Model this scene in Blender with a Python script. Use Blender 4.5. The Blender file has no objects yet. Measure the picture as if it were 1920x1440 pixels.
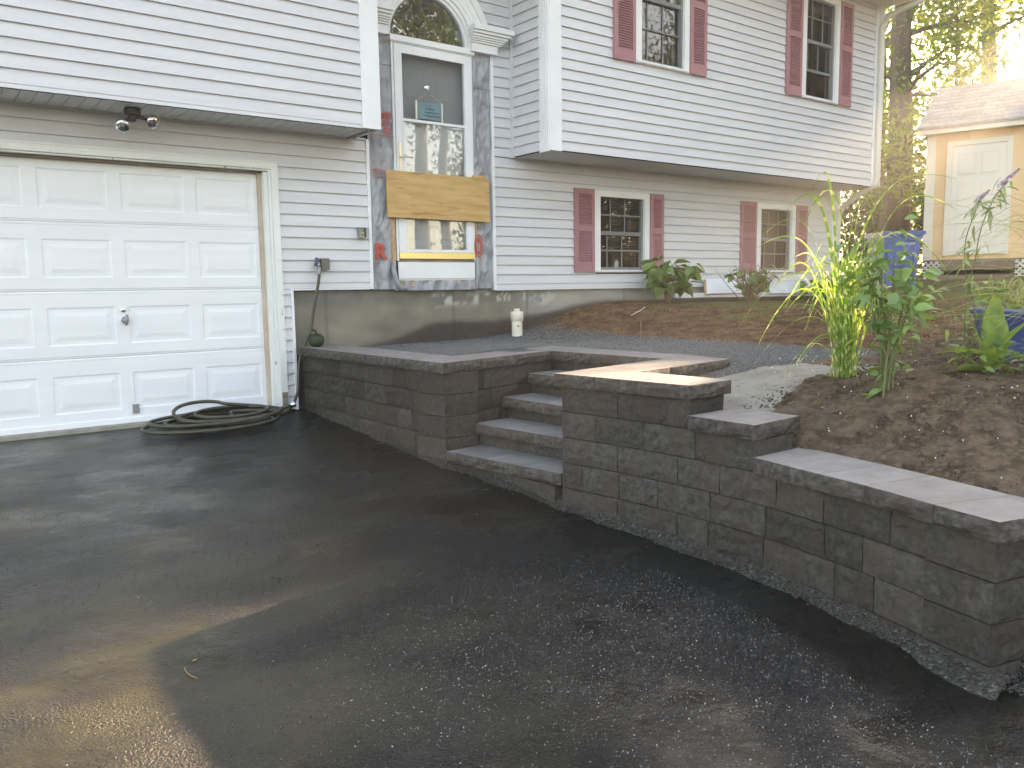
import bpy, math, random
import numpy as np
from mathutils import Vector, Matrix, Quaternion
random.seed(7); RNG=np.random.RandomState(11)
R_=math.radians
scene=bpy.context.scene; COL=scene.collection
# ---------------------------------------------------------------- camera
cam=bpy.data.cameras.new('camera'); camo=bpy.data.objects.new('camera',cam); COL.objects.link(camo)
right=Vector((.79612,-.60496,-.01476)); up=Vector((.08279,.08473,.99296)); fwd=Vector((.59945,.79174,-.11754))
M=Matrix(((right.x,up.x,-fwd.x,-1.7017),(right.y,up.y,-fwd.y,-7.099),(right.z,up.z,-fwd.z,1.5102),(0,0,0,1)))
camo.matrix_world=M; cam.sensor_width=36; cam.lens=36*1536.08/1920; cam.clip_start=.05; cam.clip_end=2000
scene.camera=camo
# ---------------------------------------------------------------- light
SUN_EL,SUN_AZ=18.5,78.5          # azimuth measured from +y towards +x
w=bpy.data.worlds.new('World'); scene.world=w; w.use_nodes=True
nt=w.node_tree; nt.nodes.clear()
sky=nt.nodes.new('ShaderNodeTexSky'); sky.sky_type='NISHITA'; sky.sun_disc=False
sky.sun_elevation=R_(SUN_EL); sky.sun_rotation=R_(SUN_AZ); sky.air_density=1.0; sky.dust_density=1.6; sky.ozone_density=.6
bg=nt.nodes.new('ShaderNodeBackground'); bg.inputs[1].default_value=.15
out=nt.nodes.new('ShaderNodeOutputWorld'); nt.links.new(sky.outputs[0],bg.inputs[0]); nt.links.new(bg.outputs[0],out.inputs[0])
sd=Vector((math.sin(R_(SUN_AZ))*math.cos(R_(SUN_EL)),math.cos(R_(SUN_AZ))*math.cos(R_(SUN_EL)),math.sin(R_(SUN_EL))))
sl=bpy.data.lights.new('sun','SUN'); sl.energy=4.8; sl.angle=R_(.53); sl.color=(1,.84,.64)
so=bpy.data.objects.new('sun',sl); COL.objects.link(so); so.rotation_mode='QUATERNION'; so.rotation_quaternion=sd.to_track_quat('Z','Y'); so.location=(20,5,12)
vs=scene.view_settings; vs.view_transform='Standard'; vs.look='None'; vs.gamma=1; vs.use_curve_mapping=False; vs.exposure=3.13
try:
    vs.use_white_balance=True; vs.white_balance_temperature=8350; vs.white_balance_tint=15
except Exception as e: print('WB',e)
scene.render.engine='CYCLES'
scene.cycles.max_bounces=8; scene.cycles.transparent_max_bounces=12
# ---------------------------------------------------------------- helpers
class MB:
    def __init__(s): s.v=[]; s.f=[]; s.m=[]
    def add(s,vs_,fs,mi=0):
        n=len(s.v); s.v.extend([tuple(a) for a in vs_]); s.f.extend([tuple(i+n for i in f) for f in fs]); s.m.extend([mi]*len(fs))
    def box(s,x0,x1,y0,y1,z0,z1,mi=0):
        s.add([(x0,y0,z0),(x1,y0,z0),(x1,y1,z0),(x0,y1,z0),(x0,y0,z1),(x1,y0,z1),(x1,y1,z1),(x0,y1,z1)],
              [(0,3,2,1),(4,5,6,7),(0,1,5,4),(1,2,6,5),(2,3,7,6),(3,0,4,7)],mi)
    def prism(s,pts,z0,z1,mi=0):
        n=len(pts); s.add([(p[0],p[1],z0) for p in pts]+[(p[0],p[1],z1) for p in pts],
            [tuple(range(n-1,-1,-1)),tuple(range(n,2*n))]+[(i,(i+1)%n,n+(i+1)%n,n+i) for i in range(n)],mi)
    def tube(s,pts,r,n=8,mi=0,caps=True):
        pts=[Vector(p) for p in pts]; rs=r if hasattr(r,'__len__') else [r]*len(pts)
        vs_=[];fs=[]; prev=None
        for i,p in enumerate(pts):
            t=(pts[min(i+1,len(pts)-1)]-pts[max(i-1,0)]).normalized()
            if prev is None:
                a=Vector((0,0,1)) if abs(t.z)<.9 else Vector((1,0,0)); u_=t.cross(a).normalized()
            else: u_=(prev-t*prev.dot(t)).normalized()
            prev=u_; v_=t.cross(u_)
            for k in range(n):
                a=2*math.pi*k/n; vs_.append(p+(u_*math.cos(a)+v_*math.sin(a))*rs[i])
        for i in range(len(pts)-1):
            for k in range(n): fs.append((i*n+k,i*n+(k+1)%n,(i+1)*n+(k+1)%n,(i+1)*n+k))
        if caps: fs.append(tuple(range(n-1,-1,-1))); fs.append(tuple(range((len(pts)-1)*n,len(pts)*n)))
        s.add(vs_,fs,mi)
    def lathe(s,prof,c,n=20,mi=0,axis=None):
        vs_=[];fs=[]; q=Vector((0,0,1)).rotation_difference(Vector(axis)) if axis else None
        for r,z in prof:
            for k in range(n):
                a=2*math.pi*k/n; p=Vector((r*math.cos(a),r*math.sin(a),z)); 
                if q: p=q@p
                vs_.append(p+Vector(c))
        for i in range(len(prof)-1):
            for k in range(n): fs.append((i*n+k,i*n+(k+1)%n,(i+1)*n+(k+1)%n,(i+1)*n+k))
        s.add(vs_,fs,mi)
    def mesh(s,name,mats,smooth=False):
        me=bpy.data.meshes.new(name); me.from_pydata(s.v,[],s.f)
        for m in (mats if isinstance(mats,(list,tuple)) else [mats]): me.materials.append(m)
        if len(set(s.m))>1: me.polygons.foreach_set('material_index',s.m)
        if smooth: me.polygons.foreach_set('use_smooth',[True]*len(s.f))
        me.update(); return me
W={}
def wl(o): return W.get(o.name,Vector((0,0,0))) if o else Vector((0,0,0))
def link(name,data,parent=None,loc=(0,0,0),quat=None,label=None,cat=None,group=None,kind=None,scale=None):
    """loc is a WORLD position of the object origin"""
    o=bpy.data.objects.new(name,data); COL.objects.link(o)
    loc=Vector(loc); 
    if parent: o.parent=parent
    o.location=loc-wl(parent); W[o.name]=loc
    if quat is not None: o.rotation_mode='QUATERNION'; o.rotation_quaternion=quat
    if scale is not None: o.scale=scale
    if label: o['label']=label
    if cat: o['category']=cat
    if group: o['group']=group
    if kind: o['kind']=kind
    return o
def thing(name,loc,label,cat,group=None): return link(name,None,None,loc,label=label,cat=cat,group=group)
def part(name,mb,mat,parent,smooth=False,label=None,kind=None):
    """mb holds world coordinates; origin is put at the parent's origin"""
    b=wl(parent); mb.v=[(x-b.x,y-b.y,z-b.z) for x,y,z in mb.v]
    return link(name,mb.mesh(name,mat,smooth),parent,b,label=label,kind=kind)
def solo(name,mb,mat,loc,label,cat,smooth=False,group=None,kind=None):
    mb.v=[(x-loc[0],y-loc[1],z-loc[2]) for x,y,z in mb.v]
    return link(name,mb.mesh(name,mat,smooth),None,loc,label=label,cat=cat,group=group,kind=kind)
# ---------------------------------------------------------------- materials
def nmat(name):
    m=bpy.data.materials.new(name); m.use_nodes=True; n=m.node_tree; b=n.nodes['Principled BSDF']; return m,n,b
def N(n,t,**k):
    x=n.nodes.new(t)
    for a,v in k.items():
        if a.startswith('i_'):
            x.inputs[int(a[2:]) if a[2:].isdigit() else a[2:]].default_value=v
        else: setattr(x,a,v)
    return x
def mat(name,c1,c2=None,scale=3,rough=.6,bump=0,bscale=60,stretch=None,rnd=0,spec=.5,detail=5,c3=None,s3=20,metal=0,dist=.01,coords='Object',fac=(.35,.65),f3=(.5,.7)):
    m,n,b=nmat(name); L=n.links.new
    b.inputs['Roughness'].default_value=rough; b.inputs['Specular IOR Level'].default_value=spec; b.inputs['Metallic'].default_value=metal
    tc=N(n,'ShaderNodeTexCoord'); vec=tc.outputs['Object']
    if coords=='World':
        g=N(n,'ShaderNodeNewGeometry'); vec=g.outputs['Position']
    oi=N(n,'ShaderNodeObjectInfo')
    if stretch:
        mp=N(n,'ShaderNodeMapping'); mp.inputs['Scale'].default_value=stretch; L(vec,mp.inputs[0]); vec=mp.outputs[0]
    if rnd:
        ad=N(n,'ShaderNodeVectorMath',operation='ADD'); mu=N(n,'ShaderNodeMath',operation='MULTIPLY',i_1=37.0)
        L(oi.outputs['Random'],mu.inputs[0]); L(vec,ad.inputs[0]); L(mu.outputs[0],ad.inputs[1]); vec=ad.outputs[0]
    col=None
    if c2:
        no=N(n,'ShaderNodeTexNoise'); no.inputs['Scale'].default_value=scale; no.inputs['Detail'].default_value=detail; L(vec,no.inputs['Vector'])
        cr=N(n,'ShaderNodeValToRGB'); cr.color_ramp.elements[0].position=fac[0]; cr.color_ramp.elements[1].position=fac[1]
        cr.color_ramp.elements[0].color=(*c1,1); cr.color_ramp.elements[1].color=(*c2,1); L(no.outputs[0],cr.inputs[0]); col=cr.outputs[0]
        if c3:
            n3=N(n,'ShaderNodeTexNoise'); n3.inputs['Scale'].default_value=s3; n3.inputs['Detail'].default_value=4; L(vec,n3.inputs['Vector'])
            mr=N(n,'ShaderNodeMapRange'); mr.inputs[1].default_value=f3[0]; mr.inputs[2].default_value=f3[1]; L(n3.outputs[0],mr.inputs[0])
            mx=N(n,'ShaderNodeMix',data_type='RGBA'); L(mr.outputs[0],mx.inputs[0]); L(col,mx.inputs[6]); mx.inputs[7].default_value=(*c3,1); col=mx.outputs[2]
    if rnd:
        hs=N(n,'ShaderNodeHueSaturation'); mr=N(n,'ShaderNodeMapRange'); mr.inputs[3].default_value=1-rnd; mr.inputs[4].default_value=1+rnd
        L(oi.outputs['Random'],mr.inputs[0]); L(mr.outputs[0],hs.inputs['Value'])
        if col: L(col,hs.inputs['Color'])
        else: hs.inputs['Color'].default_value=(*c1,1)
        col=hs.outputs[0]
    if col: L(col,b.inputs['Base Color'])
    else: b.inputs['Base Color'].default_value=(*c1,1)
    if bump:
        n2=N(n,'ShaderNodeTexNoise'); n2.inputs['Scale'].default_value=bscale; n2.inputs['Detail'].default_value=6; n2.inputs['Roughness'].default_value=.65; L(vec,n2.inputs['Vector'])
        bp=N(n,'ShaderNodeBump'); bp.inputs['Strength'].default_value=bump; bp.inputs['Distance'].default_value=dist; L(n2.outputs[0],bp.inputs['Height']); L(bp.outputs[0],b.inputs['Normal'])
    return m
def leafmat(name,c1,c2,trans=.45,rough=.5,scale=2.5,band=None,tc_=None,coords='World'):
    m,n,b=nmat(name); L=n.links.new
    g=N(n,'ShaderNodeNewGeometry'); oi=N(n,'ShaderNodeObjectInfo')
    no=N(n,'ShaderNodeTexNoise'); no.inputs['Scale'].default_value=scale; no.inputs['Detail'].default_value=3; L(g.outputs['Position'],no.inputs['Vector'])
    cr=N(n,'ShaderNodeValToRGB'); cr.color_ramp.elements[0].position=.35; cr.color_ramp.elements[1].position=.65
    cr.color_ramp.elements[0].color=(*c1,1); cr.color_ramp.elements[1].color=(*c2,1); L(no.outputs[0],cr.inputs[0]); col=cr.outputs[0]
    if band:
        sx=N(n,'ShaderNodeSeparateXYZ'); L(g.outputs['Position'],sx.inputs[0])
        ad=N(n,'ShaderNodeMath',operation='MULTIPLY_ADD'); ad.inputs[1].default_value=9.0; L(oi.outputs['Random'],ad.inputs[0]); 
        mz=N(n,'ShaderNodeMath',operation='MULTIPLY',i_1=75.0); L(sx.outputs[2],mz.inputs[0]); L(mz.outputs[0],ad.inputs[2])
        sn=N(n,'ShaderNodeMath',operation='SINE'); L(ad.outputs[0],sn.inputs[0])
        mr=N(n,'ShaderNodeMapRange'); mr.inputs[1].default_value=.45; mr.inputs[2].default_value=.75; L(sn.outputs[0],mr.inputs[0])
        mx=N(n,'ShaderNodeMix',data_type='RGBA'); L(mr.outputs[0],mx.inputs[0]); L(col,mx.inputs[6]); mx.inputs[7].default_value=(*band,1); col=mx.outputs[2]
    hs=N(n,'ShaderNodeHueSaturation'); mr2=N(n,'ShaderNodeMapRange'); mr2.inputs[3].default_value=.75; mr2.inputs[4].default_value=1.25
    L(oi.outputs['Random'],mr2.inputs[0]); L(mr2.outputs[0],hs.inputs['Value']); L(col,hs.inputs['Color']); col=hs.outputs[0]
    b.inputs['Roughness'].default_value=rough; L(col,b.inputs['Base Color'])
    tr=N(n,'ShaderNodeBsdfTranslucent'); gm=N(n,'ShaderNodeMix',data_type='RGBA',blend_type='MULTIPLY'); gm.inputs[0].default_value=1; L(col,gm.inputs[6]); gm.inputs[7].default_value=(*(tc_ or (1.9,1.8,.7)),1); L(gm.outputs[2],tr.inputs[0])
    ms=N(n,'ShaderNodeMixShader'); ms.inputs[0].default_value=trans; L(b.outputs[0],ms.inputs[1]); L(tr.outputs[0],ms.inputs[2]); L(ms.outputs[0],n.nodes['Material Output'].inputs[0])
    return m
M_siding=mat('vinyl_siding',(.575,.565,.585),(.625,.615,.632),scale=1.2,rough=.42,bump=.25,bscale=26,stretch=(1,6,14),dist=.002,rnd=.02,coords='World')
M_soffit=mat('soffit_vinyl',(.58,.57,.55),(.62,.61,.59),scale=3,rough=.5,coords='World')
M_trim=mat('white_trim',(.74,.74,.75),(.79,.79,.80),scale=4,rough=.4,coords='World')
M_gtrim=mat('weathered_white_trim',(.72,.72,.69),(.77,.77,.75),scale=5,rough=.5,bump=.15,bscale=40,dist=.002,c3=(.25,.19,.14),s3=34,coords='World',stretch=(1,1,.35),f3=(.685,.70))
M_gdoor=mat('garage_door_white',(.77,.775,.795),(.81,.815,.835),scale=1.5,rough=.38,bump=.12,bscale=30,stretch=(1,8,8),dist=.0015,coords='World')
M_shut=mat('mauve_shutter',(.36,.165,.18),(.40,.185,.20),scale=5,rough=.55,coords='World')
M_cream=mat('cream_downspout',(.60,.57,.50),rough=.4)
M_block=mat('split_face_block',(.040,.036,.032),(.078,.069,.061),scale=38,rough=.9,bump=1,bscale=60,rnd=.22,dist=.012,c3=(.062,.047,.039),s3=7,spec=.2,f3=(.45,.7),detail=9)
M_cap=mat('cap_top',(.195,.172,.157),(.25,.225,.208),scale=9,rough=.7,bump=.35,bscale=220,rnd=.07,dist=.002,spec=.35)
M_tread=mat('tread_top',(.12,.118,.115),(.20,.198,.195),scale=4,rough=.5,bump=.35,bscale=220,rnd=.07,dist=.002,spec=.4)  # darker and smoother than the wall cap tops
M_capedge=mat('cap_split_edge',(.045,.039,.034),(.112,.097,.085),scale=34,rough=.85,bump=1,bscale=60,rnd=.12,dist=.012,c3=(.07,.045,.035),s3=6,f3=(.5,.7),spec=.3)
M_ply=mat('plywood',(.50,.30,.11),(.60,.38,.16),scale=3,rough=.6,stretch=(1,1,7),coords='World',c3=(.30,.16,.06),s3=4,f3=(.56,.75))
M_osb=mat('osb',(.40,.24,.11),(.58,.38,.2),scale=30,rough=.8,coords='World',bump=.4,bscale=40)
M_wrap=mat('house_wrap',(.25,.25,.27),(.36,.36,.385),scale=5,rough=.35,bump=.6,bscale=9,dist=.03,coords='World',stretch=(1.5,1,.5),spec=.6)
M_red=mat('red_print',(.50,.075,.055),rough=.5)
M_pink=mat('faded_red_print',(.42,.16,.15),rough=.5)
M_gold=mat('brass_strip',(.86,.72,.36),rough=.35,metal=1)
M_plate=mat('pale_brass_plate',(.74,.68,.52),rough=.35,metal=.5)
M_chrome=mat('chrome',(.8,.8,.8),rough=.12,metal=1)
M_dkmetal=mat('dark_bronze',(.05,.045,.04),rough=.5)
M_grey=mat('grey_metal',(.30,.30,.31),rough=.5,metal=.4)
M_mid=mat('grey_sash',(.19,.19,.185),rough=.5)
M_room=mat('dark_room',(.035,.03,.028),rough=.9)
M_blind=mat('window_blind',(.055,.05,.047),rough=.7)
M_door=mat('white_entry_door',(.84,.85,.86),rough=.5)
M_screen=mat('insect_screen_grey',(.205,.195,.185),rough=.9)
M_conc=None
M_rubber=mat('hose_rubber',(.042,.038,.024),(.07,.064,.042),scale=8,rough=.45)
M_pvc=mat('dirty_pvc',(.66,.60,.50),(.74,.69,.58),scale=12,rough=.5,c3=(.35,.26,.17),s3=9,f3=(.58,.75))
M_pump=mat('dark_green_gourd',(.012,.022,.006),(.035,.055,.015),scale=9,rough=.55,bump=.3,bscale=30,dist=.005)
M_wood=mat('weathered_wood',(.20,.16,.12),(.30,.25,.19),scale=5,rough=.85,bump=.4,bscale=30,stretch=(1,1,6))
M_shed=mat('tan_shed_panel',(.76,.50,.27),(.82,.55,.31),scale=2,rough=.7,coords='World')
M_shtrim=mat('shed_trim',(.78,.70,.58),rough=.6)
M_shdoor=mat('shed_door',(.80,.72,.62),rough=.5)
M_shing=mat('asphalt_shingle',(.28,.25,.225),(.38,.345,.31),scale=20,rough=.9,bump=.5,bscale=90,rnd=.15)
M_blue=mat('blue_plastic',(.05,.10,.30),(.06,.12,.36),scale=3,rough=.35)
M_white=mat('white_print',(.75,.77,.8),rough=.5)
M_bark=mat('tree_bark',(.075,.055,.04),(.14,.11,.085),scale=5,rough=.95,bump=1,bscale=12,stretch=(1,1,.25),dist=.05,coords='World')
M_lat=mat('white_lattice',(.70,.68,.63),rough=.6)
M_terra=mat('tan_pot',(.36,.27,.18),(.42,.32,.22),scale=6,rough=.8)
M_twig=mat('dry_twig',(.17,.10,.065),(.25,.16,.11),scale=20,rough=.9)
M_stem=mat('green_stem',(.10,.14,.04),(.15,.12,.06),scale=6,rough=.7)
M_purple=mat('purple_flower',(.34,.22,.31),(.44,.31,.40),scale=40,rough=.7)
M_leafA=leafmat('oak_leaves',(.07,.12,.02),(.15,.165,.03),trans=.6,tc_=(1.6,2.0,.8))
M_leafY=leafmat('sunlit_yellow_leaves',(.14,.19,.035),(.25,.27,.06),trans=.6,tc_=(1.5,1.7,.7))  # sunlit brightness put into the leaf colour
M_leafF=leafmat('far_wood_leaves',(.018,.03,.012),(.035,.05,.018),trans=.08)
M_leafD=leafmat('understory_leaves',(.022,.05,.012),(.05,.085,.02),trans=.3)
M_hyd=leafmat('hydrangea_leaf',(.10,.19,.05),(.16,.27,.08),trans=.35,rough=.45,scale=8)
M_vine=leafmat('shrub_leaf',(.11,.20,.06),(.18,.28,.10),trans=.35,scale=8)
M_bud=leafmat('butterfly_bush_leaf',(.15,.22,.11),(.24,.30,.17),trans=.35,scale=8)
M_big=leafmat('broad_leaf',(.12,.22,.04),(.24,.34,.08),trans=.4,scale=16)
M_blade=leafmat('zebra_grass',(.13,.24,.05),(.20,.31,.07),trans=.55,band=(.50,.52,.30),tc_=(1.8,1.8,1.0))
M_thin=leafmat('thin_grass',(.22,.26,.10),(.34,.36,.16),trans=.4,tc_=(1.6,1.5,.8))
M_dead=mat('dead_leaf',(.40,.24,.08),rough=.7)
M_deck=mat('brown_timber',(.17,.115,.075),(.25,.175,.12),scale=4,rough=.85,stretch=(1,1,4))
def glassmat(name,f0=.06,tint=(.75,.78,.78)):
    m,n,b=nmat(name); L=n.links.new
    gl=N(n,'ShaderNodeBsdfGlossy'); gl.inputs['Roughness'].default_value=.01
    tr=N(n,'ShaderNodeBsdfTransparent'); tr.inputs[0].default_value=(*tint,1)
    fr=N(n,'ShaderNodeFresnel'); fr.inputs[0].default_value=1.5
    mr=N(n,'ShaderNodeMapRange'); mr.inputs[1].default_value=0; mr.inputs[2].default_value=1; mr.inputs[3].default_value=f0; mr.inputs[4].default_value=1; L(fr.outputs[0],mr.inputs[0])
    g=N(n,'ShaderNodeTexNoise'); g.inputs['Scale'].default_value=1.6; bp=N(n,'ShaderNodeBump'); bp.inputs['Strength'].default_value=.05; bp.inputs['Distance'].default_value=.01
    ge=N(n,'ShaderNodeNewGeometry'); L(ge.outputs['Position'],g.inputs['Vector']); L(g.outputs[0],bp.inputs['Height']); L(bp.outputs[0],gl.inputs['Normal'])
    ms=N(n,'ShaderNodeMixShader'); L(mr.outputs[0],ms.inputs[0]); L(tr.outputs[0],ms.inputs[1]); L(gl.outputs[0],ms.inputs[2]); L(ms.outputs[0],n.nodes['Material Output'].inputs[0])
    return m
M_glass=glassmat('window_glass',.06,(.55,.57,.56))
M_glass2=glassmat('storm_glass',.13,(.92,.94,.95))
M_glass3=glassmat('arch_glass',.34,(.4,.42,.42))
# ---------------------------------------------------------------- terrain
def zd(y):                                  # driveway height
    return float(np.interp(y,[-60,-14,-8,-6,-5.5,-4.4,-3.4,-2.4,-1,0,1],[-1.6,-.12,.05,.10,.115,.145,.205,.285,.36,.425,.43]))
def wallface(y,):                           # wall face line of the long wall
    return float(np.interp(y,[-7,-5.93,-5.7,-5.45,-5.1,-4.77,-4.37,-3.9,-3.45,-2.37,0],[1.245,1.245,1.31,1.385,1.45,1.50,1.505,1.47,1.41,1.30,1.27]))
CP=[(1.65,-.2,.955),(1.7,-1.9,.985),(2.9,-1.4,.99),(3.0,-3,.985),(4.0,-1,1.0),(4.0,-2.5,1.0),(4.05,-3.3,1.0),(3.6,-.1,1.0),(3.95,0,1.06),(4.4,0,1.19),(4.9,0,1.29),(5.5,-.2,1.31),(6.6,0,1.29),(8.4,0,1.26),(9.8,0,1.25),
 (5,-1,1.19),(6,-1.2,1.25),(5,-2.2,1.10),(5,-3.4,1.06),(7,-2.5,1.25),(8.5,-2,1.30),(10,-2,1.35),(7,-4.5,1.22),(9,-5,1.35),(12,-.5,1.50),(12,-4,1.5),(14,3,1.6),(11,2,1.45),
 (1.95,-4.3,.82),(2.5,-4.1,.92),(2.1,-3.85,.88),(3.0,-4.3,.96),(2.62,-4.55,.975),(2.32,-4.95,.94),(2.1,-5.25,.82),(1.85,-4.9,.69),(1.75,-5.6,.67),(1.7,-5.9,.66),(2.6,-5.6,.93),(3.2,-5.2,1.0),(4,-4.9,1.02),(4.5,-6.5,1.1),(2.2,-6.6,.60),(3.0,-7.5,.75),(6,-8,1.1)]
_P=np.array(CP); 
def _U(r2): return np.where(r2>1e-12,r2*np.log(r2+1e-12)*.5,0)
def _fit():
    n=len(_P); K=_U(((_P[:,None,:2]-_P[None,:,:2])**2).sum(-1))+np.eye(n)*.02
    Q=np.c_[np.ones(n),_P[:,:2]]; A=np.block([[K,Q],[Q.T,np.zeros((3,3))]])
    return np.linalg.solve(A,np.r_[_P[:,2],0,0,0])
_c=_fit()
def zy_arr(x,y):
    x=np.asarray(x,float); y=np.asarray(y,float); sh=x.shape; p=np.c_[x.ravel(),y.ravel()]
    xc=np.clip(p[:,0],1.2,14); yc=np.clip(p[:,1],-8,3.5); q=np.c_[xc,yc]
    z=np.empty(len(q))
    for i in range(0,len(q),20000):
        s=q[i:i+20000]; z[i:i+20000]=_U(((s[:,None]-_P[None,:,:2])**2).sum(-1))@_c[:-3]+_c[-3]+s@_c[-2:]
    return np.clip(z,.3,1.75).reshape(sh)
def zy(x,y): return float(zy_arr(np.array([x]),np.array([y]))[0])
def vnoise(x,y,s,seed=0):
    x=np.asarray(x)*s+seed*17.3; y=np.asarray(y)*s+seed*5.1
    xi=np.floor(x).astype(int); yi=np.floor(y).astype(int); fx=x-xi; fy=y-yi; fx=fx*fx*(3-2*fx); fy=fy*fy*(3-2*fy)
    def h(a,b): 
        v=np.sin(a*127.1+b*311.7+seed*74.7)*43758.5453; return v-np.floor(v)
    return (h(xi,yi)*(1-fx)+h(xi+1,yi)*fx)*(1-fy)+(h(xi,yi+1)*(1-fx)+h(xi+1,yi+1)*fx)*fy
def fbm(x,y,s,seed=0,o=4): return sum(vnoise(x,y,s*2**i,seed+i)/2**i for i in range(o))/sum(1/2**i for i in range(o))
def inside_walls(x,y):
    """1 where the raised yard exists (behind the retaining walls)"""
    yc=np.where(x<2.65,-2.2+(x-1.45)*.225,-1.93)
    a=(y>=yc)&(x>1.42)
    b=(y<yc)&(y>-3.42)&(x>2.68)
    wf=np.interp(y,[-7,-5.93,-5.7,-5.45,-5.1,-4.77,-4.37,-3.9,-3.45],[1.245,1.245,1.31,1.385,1.45,1.50,1.505,1.47,1.41])
    c=(y<=-3.42)&(y>-5.97)&(x>wf+.15)
    d=(y<=-5.97)
    return a|b|c, d
def build_yard():
    xs=np.r_[np.arange(1.15,5.0,.03),5.0+np.cumsum(.03*1.035**np.arange(1,125))]; xs=xs[xs<75]
    ys_n=-6.3-np.cumsum(.03*1.06**np.arange(1,90)); ys_n=ys_n[ys_n>-70][::-1]
    ys=np.r_[ys_n,np.arange(-6.3,.06,.03),.06+np.cumsum(.05*1.08**np.arange(1,70))]; ys=ys[ys<75]
    X,Y=np.meshgrid(xs,ys,indexing='ij')
    Z=zy_arr(X,Y); a,d=inside_walls(X,Y)
    ends=zd(-6)+0*X
    slope=np.clip((X-1.3)/1.3,0,1); low=np.interp(Y,[-60,-14,-8,-6,0],[-1.6,-.12,.05,.10,.2])-.03
    slope2=np.clip((X-1.15)/1.5,0,1)
    blend=np.clip((Y+7.2)/.8,0,1)
    Zd=low+(Z-low)*slope2**1.0
    Zd=np.where((X<1.85)&(Y>-6.3),np.minimum(Zd,low+.32*np.clip((X-1.25)/.6,0,1)),Zd)
    hid=np.full_like(Z,.0)
    Z=np.where(d,Zd,np.where(a,Z,hid))
    # region fields
    n1=fbm(X,Y,1.6,1); n2=fbm(X,Y,6,3)
    reg=np.zeros(X.shape,int)                     # 0 dirt lawn 1 gravel 2 sand 3 bed 4 grass lawn 5 mulch
    gx=4.05+.25*(n1-.5)+.08*(n2-.5); gy=-3.75+.2*(n1-.5)+.08*(n2-.5)
    gr=(X<gx+np.clip((-3.0-Y)*.0,0,1))&(Y>gy-.35*np.clip(X-3.0,0,1)); reg[gr]=1
    sand=(Y<=gy-.35*np.clip(X-3.0,0,1))&(Y>-4.42+.35*(n1-.5)+.22*(n2-.5)+.0*X)&(X<3.3+.5*(n1-.5)); reg[sand]=2
    bed=(~gr)&(~sand)&(Y<-4.0)&(X<5.0+.8*(n1-.5)); reg[bed]=3
    reg[d&(X<2.3)]=1
    mul=(Y>-.62+.25*(n1-.5))&(X>5.6+.3*(n2-.5))&(X<10.3); reg[mul]=5
    gl=((n1>.50)&(X>5.2)&(Y>-1.9)&(~mul))|((X>8)&(n1>.38)); gl=gl&~bed&~mul&~gr&~sand; reg[gl]=4
    Z=Z+np.where(a|d,np.choose(reg,[(n2-.5)*.035,(n2-.5)*.012,(n2-.5)*.02,(n2-.5)*.07+(fbm(X,Y,22,9)-.5)*.03,(n2-.5)*.03,(n2-.5)*.05]),0)
    nx,ny=X.shape; idx=np.arange(nx*ny).reshape(nx,ny)
    V=np.c_[X.ravel(),Y.ravel(),Z.ravel()]
    F=np.c_[idx[:-1,:-1].ravel(),idx[1:,:-1].ravel(),idx[1:,1:].ravel(),idx[:-1,1:].ravel()]
    fr=reg[:-1,:-1].ravel()
    # drop faces fully under the house or fully in the hidden low area
    fx=V[F].mean(1); low_=(~(a|d)); lowf=low_.ravel()[F].all(1)
    under=(fx[:,0]>1.1)&(fx[:,0]<9.7)&(fx[:,1]>.3)&(fx[:,1]<7.6)
    keep=~lowf&~under
    names={0:('bare_dirt',M_dirt),1:('gravel_patio',M_gravel),2:('sandy_path',M_sand),3:('planting_bed',M_bed),4:('lawn',M_lawn),5:('mulch_bed',M_mulch)}
    for r,(nm,m) in names.items():
        f=F[keep&(fr==r)]; u,inv=np.unique(f,return_inverse=True)
        me=bpy.data.meshes.new(nm); me.from_pydata(V[u].tolist(),[],inv.reshape(-1,4).tolist()); me.materials.append(m)
        me.polygons.foreach_set('use_smooth',[True]*len(me.polygons)); me.update()
        link(nm,me,kind='structure')
M_dirt=mat('dry_dirt',(.11,.058,.032),(.25,.145,.08),scale=6,detail=10,rough=.95,bump=1,bscale=40,dist=.03,c3=(.055,.033,.02),s3=30,coords='World',f3=(.50,.66),spec=.1)
M_lawn=mat('thin_lawn',(.06,.09,.025),(.17,.16,.06),scale=14,detail=9,rough=.95,bump=1,bscale=70,dist=.03,c3=(.22,.135,.075),s3=24,coords='World',f3=(.46,.62),spec=.1)
M_sand=mat('tan_stone_dust',(.22,.20,.165),(.29,.265,.225),scale=5,rough=.95,bump=.6,bscale=120,dist=.01,c3=(.10,.085,.07),s3=28,coords='World',f3=(.60,.72),spec=.1)
M_bed=mat('dark_soil',(.068,.046,.030),(.16,.112,.074),scale=11,rough=.95,bump=1,bscale=45,dist=.03,detail=10,c3=(.19,.14,.10),s3=30,coords='World',f3=(.5,.75),spec=.1)
M_mulch=mat('brown_mulch',(.055,.038,.028),(.11,.075,.055),scale=18,rough=.95,bump=1,bscale=60,dist=.03,coords='World',spec=.1)
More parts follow.
